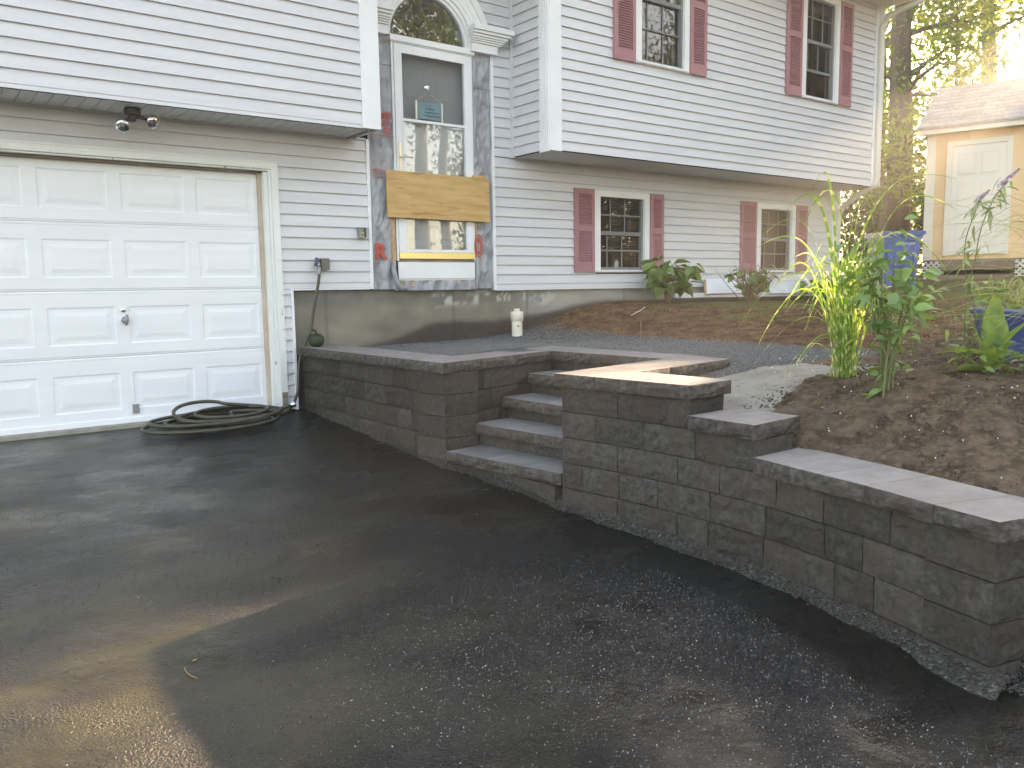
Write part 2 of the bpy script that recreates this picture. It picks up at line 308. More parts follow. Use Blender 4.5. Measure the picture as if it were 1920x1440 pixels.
def gravelmat(name,c1,c2,scale=90,hi=.42):
    m,n,b=nmat(name); L=n.links.new; g=N(n,'ShaderNodeNewGeometry')
    vo=N(n,'ShaderNodeTexVoronoi'); vo.inputs['Scale'].default_value=scale; L(g.outputs['Position'],vo.inputs['Vector'])
    sx=N(n,'ShaderNodeSeparateColor'); L(vo.outputs['Color'],sx.inputs[0])
    cr=N(n,'ShaderNodeValToRGB'); cr.color_ramp.elements[0].color=(*c1,1); cr.color_ramp.elements[1].color=(*c2,1); L(sx.outputs[0],cr.inputs[0])
    e=cr.color_ramp.elements.new(.9); e.color=(c2[0]*1.0,c2[1]*1.0,c2[2]*1.0,1); cr.color_ramp.elements[-1].color=(hi,hi,hi*.97,1)
    L(cr.outputs[0],b.inputs['Base Color']); b.inputs['Roughness'].default_value=.8; b.inputs['Specular IOR Level'].default_value=.25
    bp=N(n,'ShaderNodeBump'); bp.inputs['Strength'].default_value=1; bp.inputs['Distance'].default_value=.012; bp.invert=True; L(vo.outputs[0],bp.inputs['Height']); L(bp.outputs[0],b.inputs['Normal'])
    return m
M_gravel=gravelmat('blue_grey_gravel',(.045,.043,.041),(.12,.118,.113),hi=.30)
M_gstrip=gravelmat('damp_gravel',(.024,.021,.017),(.065,.058,.048),hi=.13)
M_stoned=mat('damp_gravel_stone',(.025,.023,.02),(.075,.069,.06),scale=40,rough=.7,coords='World',spec=.35,fac=(.3,.7))
M_stone=mat('gravel_stone',(.055,.055,.054),(.24,.235,.225),scale=130,rough=.8,coords='World',spec=.3,fac=(.3,.7))
def asphalt():
    m,n,b=nmat('wet_asphalt'); L=n.links.new; g=N(n,'ShaderNodeNewGeometry'); P=g.outputs['Position']
    def noise(s,d=5,st=None,ro=.5):
        x=N(n,'ShaderNodeTexNoise'); x.inputs['Scale'].default_value=s; x.inputs['Detail'].default_value=d; x.inputs['Roughness'].default_value=ro
        if st: mp=N(n,'ShaderNodeMapping'); mp.inputs['Scale'].default_value=st; L(P,mp.inputs[0]); L(mp.outputs[0],x.inputs['Vector'])
        else: L(P,x.inputs['Vector'])
        return x.outputs[0]
    def ramp(src,a,b_,lo,hi):
        r=N(n,'ShaderNodeMapRange'); r.inputs[1].default_value=a; r.inputs[2].default_value=b_; r.inputs[3].default_value=lo; r.inputs[4].default_value=hi; L(src,r.inputs[0]); return r.outputs[0]
    # pale garage reflection put into the base colour: lighter left, darker and smoother right
    sx=N(n,'ShaderNodeSeparateXYZ'); L(P,sx.inputs[0])
    wx=ramp(sx.outputs[0],-1.6,.5,0,1)
    big=noise(.9,4,(1,2.2,1)); ad=N(n,'ShaderNodeMath',operation='ADD'); L(wx,ad.inputs[0]); L(ramp(big,.3,.7,-.5,.5),ad.inputs[1])
    wet=ramp(ad.outputs[0],.2,.8,0,1)  # low where the painted garage reflection shows; also drives roughness
    c=N(n,'ShaderNodeMix',data_type='RGBA'); L(wet,c.inputs[0]); c.inputs[6].default_value=(.034,.030,.023,1); c.inputs[7].default_value=(.0095,.0085,.007,1)
    sp=noise(110,3,None,.7); c2=N(n,'ShaderNodeMix',data_type='RGBA'); L(ramp(sp,.52,.72,0,.42),c2.inputs[0]); L(c.outputs[2],c2.inputs[6]); c2.inputs[7].default_value=(.085,.078,.065,1)
    stn=ramp(noise(1.7,6,(1,1.8,1)),.42,.62,0,.9); left=ramp(sx.outputs[0],.2,-1.4,0,1); ml=N(n,'ShaderNodeMath',operation='MULTIPLY'); L(stn,ml.inputs[0]); L(left,ml.inputs[1])
    c4=N(n,'ShaderNodeMix',data_type='RGBA'); L(ml.outputs[0],c4.inputs[0]); L(c2.outputs[2],c4.inputs[6]); c4.inputs[7].default_value=(.066,.056,.030,1)
    L(c4.outputs[2],b.inputs['Base Color'])
    r=noise(2.2,5,(1,1.6,1)); rr=N(n,'ShaderNodeMath',operation='ADD'); L(ramp(r,.36,.64,.13,.34),rr.inputs[0]); L(ramp(wet,0,1,.08,.0),rr.inputs[1]); L(rr.outputs[0],b.inputs['Roughness'])
    b.inputs['Specular IOR Level'].default_value=.31
    h1=noise(100,3,None,.6); h2=noise(6,4)
    gr=ramp(noise(1.1,4),.41,.59,.15,1.5)
    mu=N(n,'ShaderNodeMath',operation='MULTIPLY'); L(h1,mu.inputs[0]); L(gr,mu.inputs[1])
    a1=N(n,'ShaderNodeMath',operation='MULTIPLY_ADD'); a1.inputs[1].default_value=1.2; L(h2,a1.inputs[0]); L(mu.outputs[0],a1.inputs[2])
    bp=N(n,'ShaderNodeBump'); bp.inputs['Strength'].default_value=1.0; bp.inputs['Distance'].default_value=.011; L(a1.outputs[0],bp.inputs['Height']); L(bp.outputs[0],b.inputs['Normal'])
    return m
M_asph=asphalt()
M_grit=mat('wet_aggregate',(.014,.013,.012),(.04,.037,.032),scale=90,rough=.07,coords='World',spec=1.0,c3=(.36,.35,.33),s3=110,f3=(.615,.625))  # pale share of the grains imitates sky glints by colour
build_yard()
# driveway sheet
ys=np.r_[-60,-30,-20,np.arange(-14,.21,.2)]; xs=np.r_[-40,-12,-6,np.arange(-4,1.45,.2),1.56]
mb=MB()
for y in ys:
    for x in xs:
        xx=x if x<1.3 else wallface(min(y,0))+.06 if -5.95<y<.05 else 1.35
        mb.v.append((xx,y,zd(y)))
nx=len(xs)
for j in range(len(ys)-1):
    for i in range(nx-1): mb.f.append((j*nx+i,j*nx+i+1,(j+1)*nx+i+1,(j+1)*nx+i)); mb.m.append(0)
o=link('driveway',mb.mesh('driveway',M_asph,True),kind='structure')
# far ground to the horizon, below everything
mb=MB(); mb.add([(-86,-86,-2.2),(86,-86,-2.2),(86,86,-2.2),(-86,86,-2.2)],[(0,1,2,3)])
link('ground',mb.mesh('ground',M_lawn),kind='structure')
mb=MB()
n_=24
for i in range(n_):
    for j in range(n_): 
        x=-60+140*i/(n_-1); y=8+76*j/(n_-1)
        mb.v.append((x,y,(1.45+.02*(y-8)) if x>-4.6 else .4))
for i in range(n_-1):
    for j in range(n_-1): a=i*n_+j; mb.f.append((a,a+n_,a+n_+1,a+1)); mb.m.append(0)
link('backyard_ground',mb.mesh('backyard_ground',M_lawn,True),kind='structure')
# gravel strip at the wall foot
mb=MB(); pts=[-1.3-.07*i for i in range(68)]
for i,y in enumerate(pts):
    t=(.5+.5*math.sin(i*.9))*.4+.6; wdt=(.02+.045*min(1,max(0,(-1.6-y)/.8)))*t+.012*random.random()+(.03 if y<-5.7 else 0)
    x=wallface(y)+.02
    if -3.42<y<-2.42: x=1.30-(y+2.37)*.11+.05
    for k,(dx,dz) in enumerate(((0,.055),(-wdt*.55,.032),(-wdt-.03,-.004))): mb.v.append((x+dx,y,zd(y)+dz))
for i in range(len(pts)-1):
    for k in range(2): a=i*3+k; mb.f.append((a,a+3,a+4,a+1)); mb.m.append(0)
strip=link('gravel_strip',mb.mesh('gravel_strip',M_gstrip,True),kind='stuff'); strip['label']='loose grey gravel along the foot of the block wall'; strip['category']='gravel'
# loose stones (stuff)
def stones(name,pts,smin,smax,m,label,cat):
    base=np.array([(1,0,0),(-1,0,0),(0,1,0),(0,-1,0),(0,0,1),(0,0,-1)],float); bf=np.array([(0,2,4),(2,1,4),(1,3,4),(3,0,4),(2,0,5),(1,2,5),(3,1,5),(0,3,5)])
    n=len(pts); P=np.array(pts); s=RNG.uniform(smin,smax,(n,1,1))*RNG.uniform(.6,1.1,(n,1,3)); q=RNG.normal(size=(n,3,3)); q,_=np.linalg.qr(q)
    V=(base[None]*s)@q+P[:,None,:]; F=bf[None]+6*np.arange(n)[:,None,None]
    me=bpy.data.meshes.new(name); me.from_pydata(V.reshape(-1,3).tolist(),[],F.reshape(-1,3).tolist()); me.materials.append(m); me.update()
    o=link(name,me,kind='stuff',label=label,cat=cat); return o
def scat(n,x0,x1,y0,y1,cond=None,dz=0):
    X=RNG.uniform(x0,x1,n); Y=RNG.uniform(y0,y1,n)
    if cond is not None: k=cond(X,Y); X=X[k]; Y=Y[k]
    return np.c_[X,Y,zy_arr(X,Y)+dz]
g=scat(26000,1.62,4.2,-4.0,-.05,lambda x,y:inside_walls(x-.12,y+.10)[0]&((x<2.9)|(y>-3.6-.35*np.clip(x-3,0,1)))&((x>2.92)|(y>-1.85+(x-1.65)*.23))&((x<3.2)|(RNG.rand(len(x))<.75))&~((x<3.0)&(y<-3.35)),.0)
stones('loose_gravel',g,.004,.012,M_stone,'blue grey crushed gravel spread behind the block walls','gravel')
c=scat(9000,1.75,5.0,-6.1,-4.3,lambda x,y:inside_walls(x-.12,y)[0]|(y<-5.97),.0)
stones('soil_clods',c,.003,.010,M_bed,'crumbs of dark soil on the planting bed','soil')
c=scat(7000,4.0,9.5,-4.2,-.1,lambda x,y:(x>4.15)|(y<-3.9),.0)
stones('dirt_crumbs',c,.003,.013,M_dirt,'crumbs of dry brown dirt on the mound beyond the gravel','dirt')
c=scat(170,1.8,4.6,-5.9,-3.6,lambda x,y:inside_walls(x-.25,y)[0],.006)
stones('pale_pebbles',c,.003,.006,M_white,'small pale pebbles scattered over soil and stone dust','pebbles')
P=[]
for i in range(2600):
    y=random.uniform(-5.95,-1.7); x=wallface(y)+.0-abs(random.gauss(0,.035)); 
    if -3.42<y<-2.42: x=1.31-(y+2.37)*.11-abs(random.gauss(0,.04))
    P.append((x,y,zd(y)+.02*max(0,1-(wallface(y)-x)/.1)+.004))
for i in range(5000):
    y=random.uniform(-6.5,-5.96); x=random.uniform(1.22-.0*y,1.9); P.append((x,y,zd(y)+.022+.12*max(0,x-1.3)*random.random()))
stones('wall_foot_gravel',P,.003,.007,M_stoned,'grey gravel crumbs lying along the foot of the wall','gravel')

# wet aggregate grains added for sparkle; pale ones put glints into the colour
n=75000; X=RNG.uniform(-2.2,1.5,n); Y=RNG.uniform(-6.4,-1.5,n); m1=fbm(X,Y*.7,1.1,31,3); dens=np.clip((m1-.40)*5,0,1)*np.clip((-4.0-Y)/.8,0,1)*np.clip((X+1.0)/.8,0,1)+.06
wf=np.interp(Y,[-7,-5.93,-5.7,-5.45,-5.1,-4.77,-4.37,-3.9,-3.45,-2.37,0],[1.245,1.245,1.31,1.385,1.45,1.50,1.505,1.47,1.41,1.30,1.27])
k=(RNG.rand(n)<dens)&(X<wf-.28-.25*vnoise(X,Y,1.5,5)); zz=np.interp(Y,[-60,-14,-8,-6,-5.5,-4.4,-3.4,-2.4,-1,0,1],[-1.6,-.12,.05,.10,.115,.145,.205,.285,.36,.425,.43])
stones('asphalt_grains',np.c_[X,Y,zz+.0005][k],.0016,.0045,M_grit,'tiny wet aggregate grains on the driveway, some coloured pale as glints','aggregate')
# ---------------------------------------------------------------- retaining wall and steps
def roughbox(L,H,D,seed,nu=7,nv=4,amp=.012,lip=.006):
    """block with split front (-y local), x 0..L, z 0..H, y 0..D (front at y=0, bulging to -y)"""
    rs=np.random.RandomState(seed); mb=MB()
    g=rs.uniform(-1,1,(nu+1,nv+1))
    for i in range(nu+1):
        for j in range(nv+1):
            e=(i in(0,nu)) or (j in(0,nv))
            y=-(0 if e else .002+amp*.6*(g[i,j]+.3)); 
            x=L*i/nu; z=H*j/nv
            if not e: x+=L/nu*.25*rs.uniform(-1,1); z+=H/nv*.25*rs.uniform(-1,1)
            if e:
                y=rs.uniform(0,.005)
                x=min(max(x,.0015),L-.0015); z=min(max(z,.0015),H-.0015)
            mb.v.append((x,y,z))
    for i in range(nu):
        for j in range(nv): a=i*(nv+1)+j; mb.f.append((a,a+nv+1,a+nv+2,a+1)); mb.m.append(0)
    # sides/top/back from the border ring
    bd=[i*(nv+1) for i in range(nu+1)]+[nu*(nv+1)+j for j in range(1,nv+1)]+[i*(nv+1)+nv for i in range(nu-1,-1,-1)]+[j for j in range(nv-1,0,-1)]
    n0=len(mb.v)
    for b in bd: x,y,z=mb.v[b]; mb.v.append((x,D,z))
    n=len(bd)
    for k in range(n):
        mb.f.append((bd[k],n0+k,n0+(k+1)%n,bd[(k+1)%n])); mb.m.append(0)
    mb.f.append(tuple(n0+k for k in range(n-1,-1,-1))); mb.m.append(0)
    return mb
BH=.1515
LENS=[.20,.27,.34,.41]
BM={}
for L_ in LENS:
    for s_ in range(4): BM[(L_,s_)]=roughbox(L_,BH-.002,.28,int(L_*100)*7+s_).mesh('block',M_block)
wall=thing('retaining_wall',(1.5,-3.5,.2),'dark grey split face block retaining wall with flat caps beside the driveway','retaining wall')
steps=thing('stone_steps',(1.9,-2.9,.2),'four grey block steps climbing through the retaining wall','steps')
def place_block(par,p,q,z,L_=None):
    """block from p to q (xy); face to the left-hand... outward = rotate (q-p) by -90deg"""
    p=Vector((*p,0)); q=Vector((*q,0)); d_=q-p; ln=d_.length
    key=min(LENS,key=lambda a:abs(a-ln)); ang=math.atan2(d_.y,d_.x)
    link('block',BM[(key,random.randrange(4))],par,(p.x,p.y,z),Quaternion((0,0,1),ang),scale=((ln-.002)/key,1,1))
def run(par,path,ztops,starts=None,ends=None):
    """lay courses along a polyline; blocks' outward side = right of travel (-y local)"""
    P=[Vector((*a,0)) for a in path]; cum=[0]
    for a,b in zip(P,P[1:]): cum.append(cum[-1]+(b-a).length)
    def at(s):
        s=max(0,min(cum[-1],s))
        for i in range(len(P)-1):
            if s<=cum[i+1]+1e-9:
                t=(s-cum[i])/(cum[i+1]-cum[i]); v=P[i].lerp(P[i+1],t); return (v.x,v.y)
    for c,zt in enumerate(ztops):
        s=starts[c] if starts else 0; e=ends[c] if ends else cum[-1]
        first=True
        while s<e-.01:
            L_=random.choice([.20,.27,.34,.41,.34]); 
            if first: L_=random.choice([.15,.25,.34]) if c%2 else .41; first=False
            if e-s-L_<.13: L_=e-s
            if L_>.5: L_=L_/2
            place_block(par,at(s),at(s+L_),zt-BH); s+=L_
    return cum[-1]
ZT=[.930-BH*k for k in range(6)]
# planter wall towards the house, travel so that the outward side (-x) is on the right: from front to back would put outward right => go -y
run(wall,[(1.27,-.02),(1.30,-2.37)],ZT[:5])
run(wall,[(1.30,-2.37),(2.50,-2.085)],ZT[:5])
run(wall,[(2.50,-2.085),(2.56,-3.25)],ZT[:1]+[ZT[1]])
run(wall,[(1.83,-3.69),(2.85,-3.55)],ZT[:2])
run(wall,[(2.53,-3.27),(1.43,-3.46)],ZT[:5])
path=[(1.41,-3.47),(1.47,-3.9),(1.505,-4.37),(1.50,-4.77),(1.45,-5.1),(1.385,-5.45),(1.31,-5.7),(1.245,-5.93)]
cl=[0]
for a,b in zip(path,path[1:]): cl.append(cl[-1]+math.dist(a,b))
run(wall,path,ZT,ends=[cl[2]-.01,cl[3]-.0,cl[-1],cl[-1],cl[-1],cl[-1]])
run(wall,[(1.505,-4.36),(1.80,-4.34)],ZT[:1]); run(wall,[(1.50,-4.76),(1.84,-4.74)],[ZT[1]])
run(wall,[(1.245,-5.935),(1.60,-6.02)],ZT[2:])
# caps: plan quads, smooth top, rough vertical faces
def cappiece(par,pts,zt,th=.0725,name='cap',top=None,amp=.008,edges=(1,1,1,1)):
    rs=random.Random(int(abs(pts[0][0]*977+pts[0][1]*131)*100)); mb=MB()
    ring=[]; n=len(pts)
    for i in range(n):
        a=Vector(pts[i]); b=Vector(pts[(i+1)%n]); seg=max(1,int((b-a).length/.055)) if edges[i] else 1
        d_=(b-a).normalized(); nr=Vector((d_.y,-d_.x))
        for k in range(seg):
            p=a.lerp(b,k/seg); j=edges[i] and k>0
            ring.append((p,nr if j else None))
    m=len(ring); rows=[]
    for r,(z,o_) in enumerate(((zt,-.004),(zt-.004,.002),(zt-th*.35,.013),(zt-th*.7,.012),(zt-th,.003))):
        row=[]
        for p,nr in ring:
            if nr is not None and r>0: q=p+nr*(o_+rs.uniform(-amp,amp)*(.5 if r==1 else 1)); 
            elif nr is not None: q=p+nr*rs.uniform(-.003,.001)
            else: q=p
            row.append(len(mb.v)); mb.v.append((q.x,q.y,z+(rs.uniform(-.002,.002) if 0<r<4 else 0)))
        rows.append(row)
    mb.f.append(tuple(rows[0])); mb.m.append(0)
    for r in range(4):
        for k in range(m): mb.f.append((rows[r+1][k],rows[r+1][(k+1)%m],rows[r][(k+1)%m],rows[r][k])); mb.m.append(1)
    mb.f.append(tuple(reversed(rows[-1]))); mb.m.append(1)
    return part(name,mb,[top or M_cap,M_capedge],par)
def lerp2(a,b,t): return (a[0]+(b[0]-a[0])*t,a[1]+(b[1]-a[1])*t)
def capstrip(par,f0,f1,b0,b1,ts,zt,**k):
    e=.0004
    for a,b in zip(ts,ts[1:]):
        cappiece(par,[lerp2(f0,f1,a+e),lerp2(f0,f1,b-e),lerp2(b0,b1,b-e),lerp2(b0,b1,a+e)],zt,**k)
E4=(1,0,1,0)
capstrip(wall,(1.215,-.01),(1.275,-2.396),(1.60,-.01),(1.649,-1.95),[0,.19,.36,.55,.72,.86,1],1.003,edges=E4)
capstrip(wall,(1.275,-2.396),(2.466,-2.113),(1.649,-1.95),(2.84,-1.65),[0,.31,.64,1],1.003,edges=E4)
capstrip(wall,(2.466,-2.113),(2.528,-3.16),(2.84,-1.65),(2.90,-3.16),[0,.3,.66,1],1.003,edges=E4)
cappiece(wall,[(2.53,-3.162),(2.5325,-3.237),(2.44,-3.632),(2.83,-3.573),(2.90,-3.162)],1.003,edges=(0,0,1,1,0))
capstrip(wall,(1.80,-3.72),(2.436,-3.633),(1.62,-3.392),(2.53,-3.24),[0,.5,1],1.003,edges=E4)
cappiece(wall,[(1.384,-3.43),(1.42,-3.745),(1.795,-3.723),(1.617,-3.394)],1.003,edges=(1,0,0,1))
cappiece(wall,[(1.42,-3.748),(1.452,-4.04),(1.825,-4.02),(1.797,-3.725)],1.003,edges=E4)
cappiece(wall,[(1.452,-4.043),(1.489,-4.369),(1.843,-4.351),(1.825,-4.023)],1.003,edges=(1,1,1,0))
cappiece(wall,[(1.475,-4.372),(1.479,-4.50),(1.869,-4.485),(1.862,-4.358)],.851,edges=E4)
cappiece(wall,[(1.479,-4.503),(1.482,-4.769),(1.879,-4.746),(1.869,-4.488)],.851,edges=(1,1,1,0))
fp=[(1.473,-4.772),(1.455,-4.875),(1.40,-5.161),(1.36,-5.387),(1.276,-5.701),(1.217,-5.95)]
bpn=[(1.85,-4.772),(1.835,-4.93),(1.775,-5.24),(1.72,-5.48),(1.63,-5.83),(1.575,-6.06)]
for i in range(5): cappiece(wall,[lerp2(fp[i],fp[i+1],.004),lerp2(fp[i],fp[i+1],.996),lerp2(bpn[i],bpn[i+1],.996),lerp2(bpn[i],bpn[i+1],.004)],.70,edges=(1,1 if i==4 else 0,1,0))
# solid wall core so no light leaks between blocks
mb=MB(); 
mb.prism([(1.38,-.05),(1.41,-2.25),(1.56,-2.0),(1.52,-.05)],.05,.92); mb.prism([(1.42,-2.24),(2.55,-1.98),(2.56,-1.85),(1.5,-2.1)],.05,.92)
mb.prism([(2.62,-1.9),(2.66,-3.45),(2.8,-3.45),(2.8,-1.9)],.2,.92); mb.prism([(1.55,-3.58),(2.7,-3.4),(2.7,-3.48),(1.58,-3.66)],.05,.92)
mb.prism([(1.52,-3.6),(1.6,-4.3),(1.75,-4.3),(1.70,-3.6)],.0,.92); mb.prism([(1.6,-4.3),(1.6,-4.7),(1.76,-4.7),(1.75,-4.3)],.0,.77); mb.prism([(1.6,-4.7),(1.5,-5.4),(1.36,-5.88),(1.5,-5.9),(1.66,-5.4),(1.76,-4.7)],.0,.62)
part('wall_core',mb,M_block,wall)
# steps: tread caps and riser blocks
ST=[(.397,1.271,-2.415,1.425,-3.44),(.549,1.557,-2.325,1.69,-3.44),(.7005,1.88,-2.245,1.93,-3.40),(.852,2.165,-2.18,2.215,-3.32)]
for i,(z,xa,ya,xb,yb) in enumerate(ST):
    dpt=.36
    for a,b in zip([0,.36,.70],[.36,.70,1]):
        p0=lerp2((xa,ya),(xb,yb),a+.001); p1=lerp2((xa,ya),(xb,yb),b-.001)
        q=(p1[0]+dpt,p1[1]+.03); r=(p0[0]+dpt,p0[1]+.03)
        if i==0 and b==1: q=(1.60,-3.44)
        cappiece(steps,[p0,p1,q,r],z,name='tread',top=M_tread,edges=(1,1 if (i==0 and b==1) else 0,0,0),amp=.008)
    run(steps,[(xa+.035,ya-.01),(xb+.035,yb)],[z-.0725]+([z-.0725-BH] if i==0 else []))
mb=MB()
for i,(z,xa,ya,xb,yb) in enumerate(ST): mb.prism([(xa+.12,ya+.1),(xa+.12,-3.42),(2.6,-3.3),(2.6,ya+.25)],.05,z-.08)
part('step_core',mb,M_block,steps)
# ---------------------------------------------------------------- house
house=thing('house',(3,0,.4),'two storey house with pale grey lap siding, mauve shutters and a white garage door','house')
SP=.1016
def boards(par,plane,a0,a1,zref,z0,z1,cuts=(),axis='x',name='siding_board',arch=None):
    """lap boards whose bottom edges are at zref+k*SP. plane = coordinate of the wall. axis x: wall faces -y; axis y: wall faces -x"""
    k=math.floor((z0-zref)/SP)-1
    while zref+k*SP<z1-.004:
        zb=max(zref+k*SP,z0); zt=min(zref+(k+1)*SP,z1)
        k+=1
        if zt-zb<.006: continue
        iv=[(a0,a1)]
        zm=(zb+zt)/2; cs=[(c0,c1) for c0,c1,c2,c3 in cuts if c2<zm<c3]
        if arch:
            cx,cz,R=arch
            if abs(zm-cz)<R: h=math.sqrt(R*R-(zm-cz)**2); cs.append((cx-h,cx+h))
        for c0,c1 in cs:
            nv=[]
            for u0,u1 in iv:
                if c1<=u0 or c0>=u1: nv.append((u0,u1))
                else:
                    if c0>u0: nv.append((u0,c0))
                    if c1<u1: nv.append((c1,u1))
            iv=nv
        full=(zt-zb)/SP
        for u0,u1 in iv:
            if u1-u0<.01: continue
            mb=MB(); fb=.021; ft=.021-.017*full
            prof=[(fb-.010,zb),(fb,zb+.0005),(fb,zb+.004),(ft,zt+.004),(ft-.006,zt+.004)]
            n=len(prof)
            for u in (u0,u1):
                for o_,z in prof: mb.v.append((u,plane-o_,z) if axis=='x' else (plane-o_,u,z))
            fs=[(i,i+1,n+i+1,n+i) for i in range(n-1)]
            if axis=='x': fs=[tuple(reversed(f)) for f in fs]
            mb.f+=fs; mb.m+=[0]*len(fs)
            part(name,mb,M_siding,par)
def bx(name,par,m,*a,**k):
    mb=MB(); mb.box(*a); return part(name,mb,m,par,**k)
WA,WB,WC=0.0,-.46,-.60
wl_low=link('wall',None,house,(1.5,0,1.5)); wl_dr=link('wall',None,house,(3.5,0,1.5)); wl_rt=link('wall',None,house,(6.5,0,2)); wu_l=link('wall',None,house,(0,WB,4)); wu_r=link('wall',None,house,(6.5,WC,4)); wu_s=link('wall',None,house,(3.73,-.3,4))
boards(wl_low,WA,-3.5,1.985,2.5913,1.52,2.905,cuts=[(-1.6,1.118,-1,2.625)])
boards(wl_low,WA,-3.9,-1.56,2.5913,.50,1.52)
boards(wl_low,WA,1.118,1.19,2.5913,.44,1.52)
ZR=1.645
boards(wl_rt,WA,3.47,9.79,ZR,1.488,2.87,cuts=[(4.90,5.77,1.68,2.59),(7.93,8.80,1.68,2.59)])
boards(wl_dr,WA,3.47,3.69,ZR,2.87,5.4,arch=(2.694,3.88,.71))
boards(wl_dr,WA,1.905,3.47,ZR,4.0,5.4,arch=(2.694,3.88,.71))
boards(wu_l,WB,-4.3,1.722,2.932,2.900,5.4)
boards(wu_r,WC,3.885,9.755,2.8767,2.880,5.38,cuts=[(4.95,5.77,3.92,5.22),(7.99,8.81,3.92,5.22)])
boards(wu_s,3.732,-.475,-.03,2.8767,2.880,5.4,axis='y')
# sheathing boxes added behind the siding to block light
mb=MB(); mb.box(-4.2,1.12,.32,8,.3,2.9); mb.box(-4.2,-1.5,.03,.32,.3,2.9); mb.box(-1.5,1.1,.03,.32,2.6,2.9); mb.box(1.12,9.85,.30,8,.0,2.87); mb.box(1.13,2.0,.02,.3,1.52,2.9); mb.box(3.45,4.9,.02,.3,1.49,2.86); mb.box(5.78,7.92,.02,.3,1.49,2.86); mb.box(8.81,9.95,.02,.3,1.49,2.86); mb.box(4.9,8.81,.02,.3,1.49,1.66); mb.box(4.9,8.81,.02,.3,2.6,2.86)
mb.box(2.0,2.25,.03,.3,1.49,5.4); mb.box(3.21,3.72,.03,.3,1.52,5.4); mb.box(2.25,3.21,.03,.3,1.49,1.78); mb.box(2.25,3.21,.25,.3,1.78,5.4); mb.box(2.25,3.21,.03,.3,4.35,5.4)
mb.box(-4.2,1.80,WB+.02,8,2.93,5.4); mb.box(1.8,3.76,.3,8,2.9,5.4)
mb.box(3.76,9.95,WC+.3,8,2.90,5.4); mb.box(3.76,4.94,WC+.03,WC+.3,2.90,5.4); mb.box(5.78,7.98,WC+.03,WC+.3,2.90,5.4); mb.box(8.82,9.95,WC+.03,WC+.3,2.90,5.4); mb.box(4.9,8.9,WC+.03,WC+.3,2.90,3.9); mb.box(4.9,8.9,WC+.03,WC+.3,5.25,5.4)
part('house_core',mb,M_room,house)
# trims
bx('corner_trim',house,M_trim,1.722,1.899,WB-.028,WB+.02,2.905,5.4)
bx('corner_trim',house,M_trim,1.875,1.899,WB+.02,-.02,2.905,5.4)
bx('corner_trim',house,M_trim,3.727,3.887,WC-.022,WC+.02,2.872,5.4)
mb=MB(); mb.box(3.712,3.73,WC-.012,-.47,2.862,5.4)
for k in range(3): mb.box(3.705,3.713,WC+.012+k*.038,WC+.026+k*.038,2.863,5.4)
part('fluted_corner_trim',mb,M_trim,house)
mb=MB(); mb.box(9.757,10.0,WC-.022,WC+.1,2.89,5.4); 
for k in range(4): mb.box(9.80+k*.05,9.82+k*.05,WC-.03,WC-.02,2.891,5.4)
part('fluted_corner_trim',mb,M_trim,house)
bx('corner_trim',house,M_trim,9.79,9.975,-.022,.15,1.2,2.9)
bx('inside_corner_trim',house,M_siding,3.685,3.732,-.045,-.005,2.868,5.4)
for x0,x1,z0,z1 in ((1.985,2.016,1.512,2.90),(3.437,3.472,1.482,3.87),(1.188,1.212,.43,1.53)):
    mb=MB(); mb.box(x0,x1,-.026,.02,z0,z1); part('channel_trim',mb,M_trim,house)
bx('starter_strip',house,M_trim,1.212,1.985,-.018,.02,1.508,1.522); bx('starter_strip',house,M_trim,3.472,9.79,-.018,.02,1.476,1.489)
# soffits
sf=link('soffit',None,house,(0,-.2,2.9)); me=None
mb0=MB(); mb0.add([(0,WB,2.905),(0,-.0,2.905),(.004,-.0,2.897),(.004,WB,2.897),(.096,WB,2.897),(.096,-.0,2.897),(.1016,-.0,2.905),(.1016,WB,2.905)],[(0,1,2,3),(3,2,5,4),(4,5,6,7)])
me=mb0.mesh('soffit_plank',M_soffit)
for k in range(58): link('soffit_plank',me,sf,(-4.1+k*.1016,0,0))
bx('soffit_edge_strip',sf,M_grey,1.785,1.797,WB,-.013,2.884,2.900)
mb=MB(); mb.add([(3.735,WC,2.872),(9.76,WC,2.872),(9.96,0,2.872),(3.735,0,2.872)],[(0,1,2,3)]); mb.box(9.76,9.97,WC+.02,0.02,2.873,2.89); part('soffit',mb,M_soffit,house)
bx('soffit_back_channel',sf,M_soffit,-4,1.785,-.03,-.013,2.882,2.899)
bx('soffit_back_channel',house,M_soffit,3.74,9.79,-.03,-.013,2.858,2.871)
# roof, eaves, gutter
mb=MB(); mb.add([(-4.8,-1.15,5.52),(10.03,-1.15,5.52),(10.03,4,7.7),(-4.8,4,7.7),(-4.8,9.2,5.5),(10.03,9.2,5.5),(-4.8,-1.15,5.44),(10.03,-1.15,5.44),(10.03,9.2,5.42),(-4.8,9.2,5.42)],[(0,1,2,3),(3,2,5,4),(6,7,1,0),(6,9,8,7),(1,7,8,5,2),(0,3,4,9,6)]); part('roof',mb,M_shing,house)
es=link('eave_soffit',None,house,(8,-.9,5.38)); mb0=MB(); mb0.add([(0,-1.1,5.388),(0,WC,5.388),(.006,WC,5.378),(.006,-1.1,5.378),(.095,-1.1,5.378),(.095,WC,5.378),(.1016,WC,5.388),(.1016,-1.1,5.388)],[(0,1,2,3),(3,2,5,4),(4,5,6,7)])
me=mb0.mesh('soffit_plank',M_shtrim)
for k in range(60): link('soffit_plank',me,es,(3.9+k*.1016,0,0))
bx('fascia',house,M_trim,-4.8,10.03,-1.14,-1.1,5.37,5.52)
